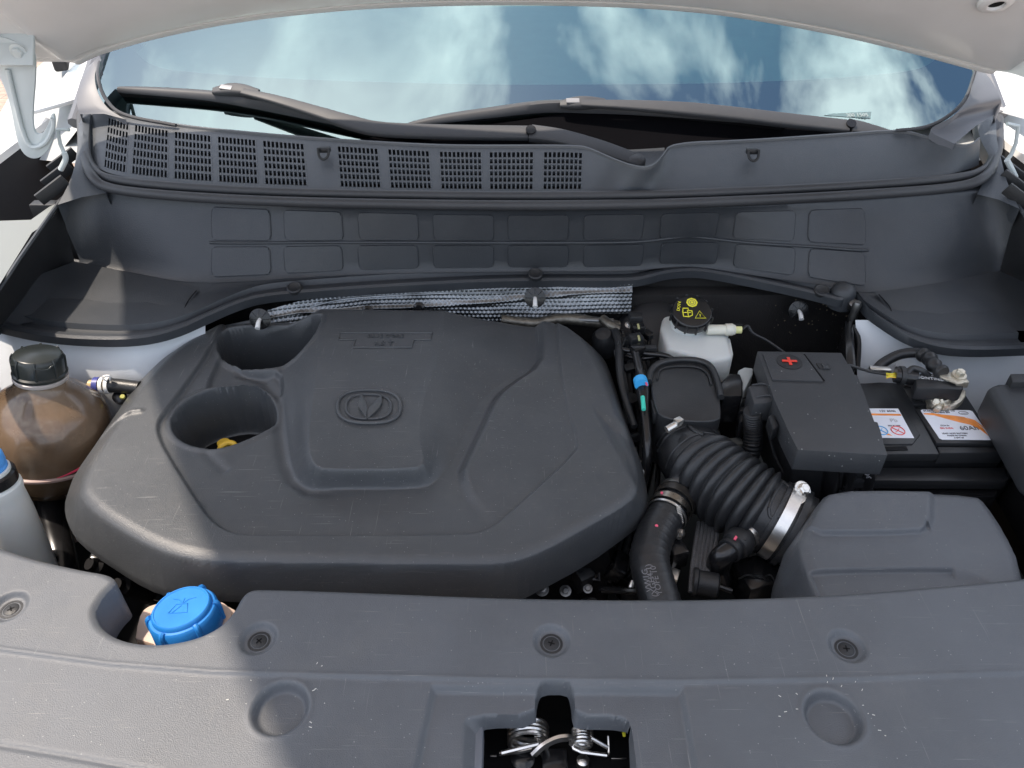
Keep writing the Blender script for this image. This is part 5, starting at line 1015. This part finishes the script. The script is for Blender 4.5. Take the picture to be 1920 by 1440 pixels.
# ================================================================ white bottle at the left edge
wb = thing('fluid_bottle', 'white plastic bottle with blue cap and black collar at the left edge', 'bottle', wz(0, 1000, .85))
b0 = wz(-12, 905, .925); bx = Vector((.02, .10, 1)).normalized()
part(g_lathe([(.030, -.18), (.0305, -.10), (.0300, -.05), (.0285, -.026), (.0280, -.018), (.0295, -.010), (.029, -.004), (.026, -.001), (.024, .0)], b0, bx, 40), 'body', MLK, wb)
part(g_lathe([(.0255, -.001), (.0275, .001), (.0275, .014), (.0255, .016)], b0, bx, 40), 'collar', BLG, wb)
part(g_lathe([(.0235, .014), (.0235, .020), (.0215, .021)], b0, bx, 40), 'neck', MLK, wb)
part(g_lathe([(.0215, .021), (.0215, .024), (.0202, .025), (.0202, .029), (.0215, .030), (.0208, .040), (.018, .043), (.012, .043), (.0115, .0415), (0, .0415)], b0, bx, 40), 'cap', BLU2, wb)
# ================================================================ washer filler
wf = thing('washer_filler', 'bright blue washer fluid cap with moulded symbol in the radiator cover notch', 'washer cap', wz(335, 1160, .88))
wc = wz(340, 1141, .930); wx = Vector((-.10, .13, 1)).normalized()
cap3 = part(g_lathe([(.0335, -.030), (.0350, -.026), (.0345, -.006), (.0325, -.003), (.0300, -.0025), (.0295, .0015), (.0280, .003), (.0268, .003), (.0262, .0022), (0, .0022)], wc, wx, 64), 'cap', BLU, wf)
u, v, a = frame_of(wx); b = MB()
for k in range(6):
    an = 2 * math.pi * k / 6 + .25; d = u * math.cos(an) + v * math.sin(an); part(g_tube([wc + d * .0345 - wx * .026, wc + d * .0347 - wx * .006, wc + d * .031 - wx * .002], .0030, 8, 8), 'grip_lug', BLU, cap3)
b = MB(); cpw = lambda x, y: wc + wx * .0024 + u * x + v * y
for P in ([(-.010, -.008), (.010, -.008), (.006, .004), (-.006, .004)],): b.add(*g_tube([cpw(*p) for p in P], .0005, smooth=False, closed=True, seg=6))
for s_ in (-1, 0, 1): b.add(*g_tube([cpw(0, .004), cpw(s_ * .005, .010), cpw(s_ * .012, .012)], .0005, 8, 6))
b.add(*g_tube([cpw(-.006, -.007), cpw(0, .002)], .0005, 4, 6)); b.build('moulded_symbol', BLU, cap3)
part(g_lathe([(.040, -.06), (.039, -.031), (.033, -.030)], wc + Vector((.002, .002, 0)), wx, 48), 'filler_neck', SKIN, wf)
part(g_prism(chaikin(Pz([(250, 1210), (258, 1160), (270, 1138), (300, 1128), (400, 1134), (438, 1136), (450, 1160), (440, 1215)], .895), 1, True), .02, .003), 'neck_flange', SKIN, wf)

# ================================================================ wipers
def wiper(lab, blade, arm, pivot, spoil, lift=.022):
    t = thing('wiper', lab, 'wiper', ws(arm[0][0], arm[0][1], lift), 'windshield wipers')
    WM = mat('wiper_plastic', (.036, .038, .043), .58, var=.1, dust=.06)
    bp = [ws(px, py, lift - .012) for px, py in blade]
    part(g_sweep(bp, [(-.0035, .001), (.0035, .001), (.0022, -.010), (-.0022, -.010)], lambda q: (1, 1), 50, GN), 'rubber_blade', BLK, t)
    part(g_sweep([p + GN * .006 for p in bp], [(-.012, -.006), (.007, -.006), (.006, -.001), (.001, .0055), (-.003, .006), (-.009, .001)], lambda q: (.7 + .6 * math.sin(math.pi * min(1, q * 1.1)) ** .6, .55 + .75 * math.exp(-((q - .52) / .22) ** 2)), 60, GN), 'spoiler', WM, t)
    c = ws(*spoil, lift + .004); d = (bp[-1] - bp[0]).normalized()
    mid = [ws(spoil[0] - 40, spoil[1] + 3 * (1 if spoil[0] < 700 else 1), lift + .002), c, ws(spoil[0] + 45, spoil[1] + (6 if spoil[0] < 700 else -1), lift + .003)]
    part(g_sweep(mid, [(x, y) for x, y in rrect(.022, .013, .005, 3)], lambda q: (.6 + .5 * math.sin(math.pi * q), .6 + .5 * math.sin(math.pi * q)), 20, GN), 'adapter', WM, t)
    bt_ = ws(spoil[0] - 16, spoil[1] - 4, lift + .0105); part(g_sweep([bt_ - d * .011, bt_ + d * .011], rrect(.010, .003, .001, 2), n=4, up=GN), 'release_button', mat('button_grey', (.22, .22, .23), .4, var=.05), t)
    ap = [ws(px, py, lf__) for px, py, lf__ in arm]
    part(g_sweep(ap, rrect(.026, .011, .004, 3), lambda q: (.5 + .55 * min(1, q * 2), .6 + .5 * min(1, q * 2)), 50, GN), 'arm', WM, t)
    hp_ = [ws(px, py, lf__) for px, py, lf__ in pivot]
    part(g_sweep(hp_, rrect(.027, .014, .003, 3), lambda q: (1.1 - .15 * q, 1.0), 24, GN), 'arm_head', WM, t)
    part(g_lathe([(.0085, -.011), (.0085, .011)], hp_[0], (0, -.55, .83), 20), 'joint', BLG, t)
    e = hp_[-1]; part(g_lathe([(.016, -.01), (.016, .001), (.012, .006), (.004, .008), (0, .008)], e + Vector((.006, -.002, 0)), (0, -.3, 1), 28), 'pivot_cap', WM, t)
wiper('nearer wiper whose blade reaches the left end of the windshield', [(224, 172), (300, 176), (400, 184), (480, 196), (560, 212), (640, 230), (720, 246), (800, 256)], [(455, 172, .030), (520, 188, .034), (600, 212, .036), (660, 231, .034), (720, 243, .030), (850, 248, .026), (990, 250, .024)],
      [(995, 250, .026), (1050, 258, .030), (1120, 277, .034), (1185, 300, .036)], (440, 168))
wiper('farther wiper lying across the middle and right of the windshield base', [(768, 240), (840, 226), (930, 214), (1020, 203), (1100, 204), (1200, 210), (1330, 222), (1470, 238)], [(1090, 194, .030), (1170, 197, .032), (1250, 202, .032), (1350, 211, .030), (1480, 226, .026), (1588, 238, .022)],
      [(1592, 238, .022), (1620, 244, .018), (1680, 262, .010)], (1090, 193))
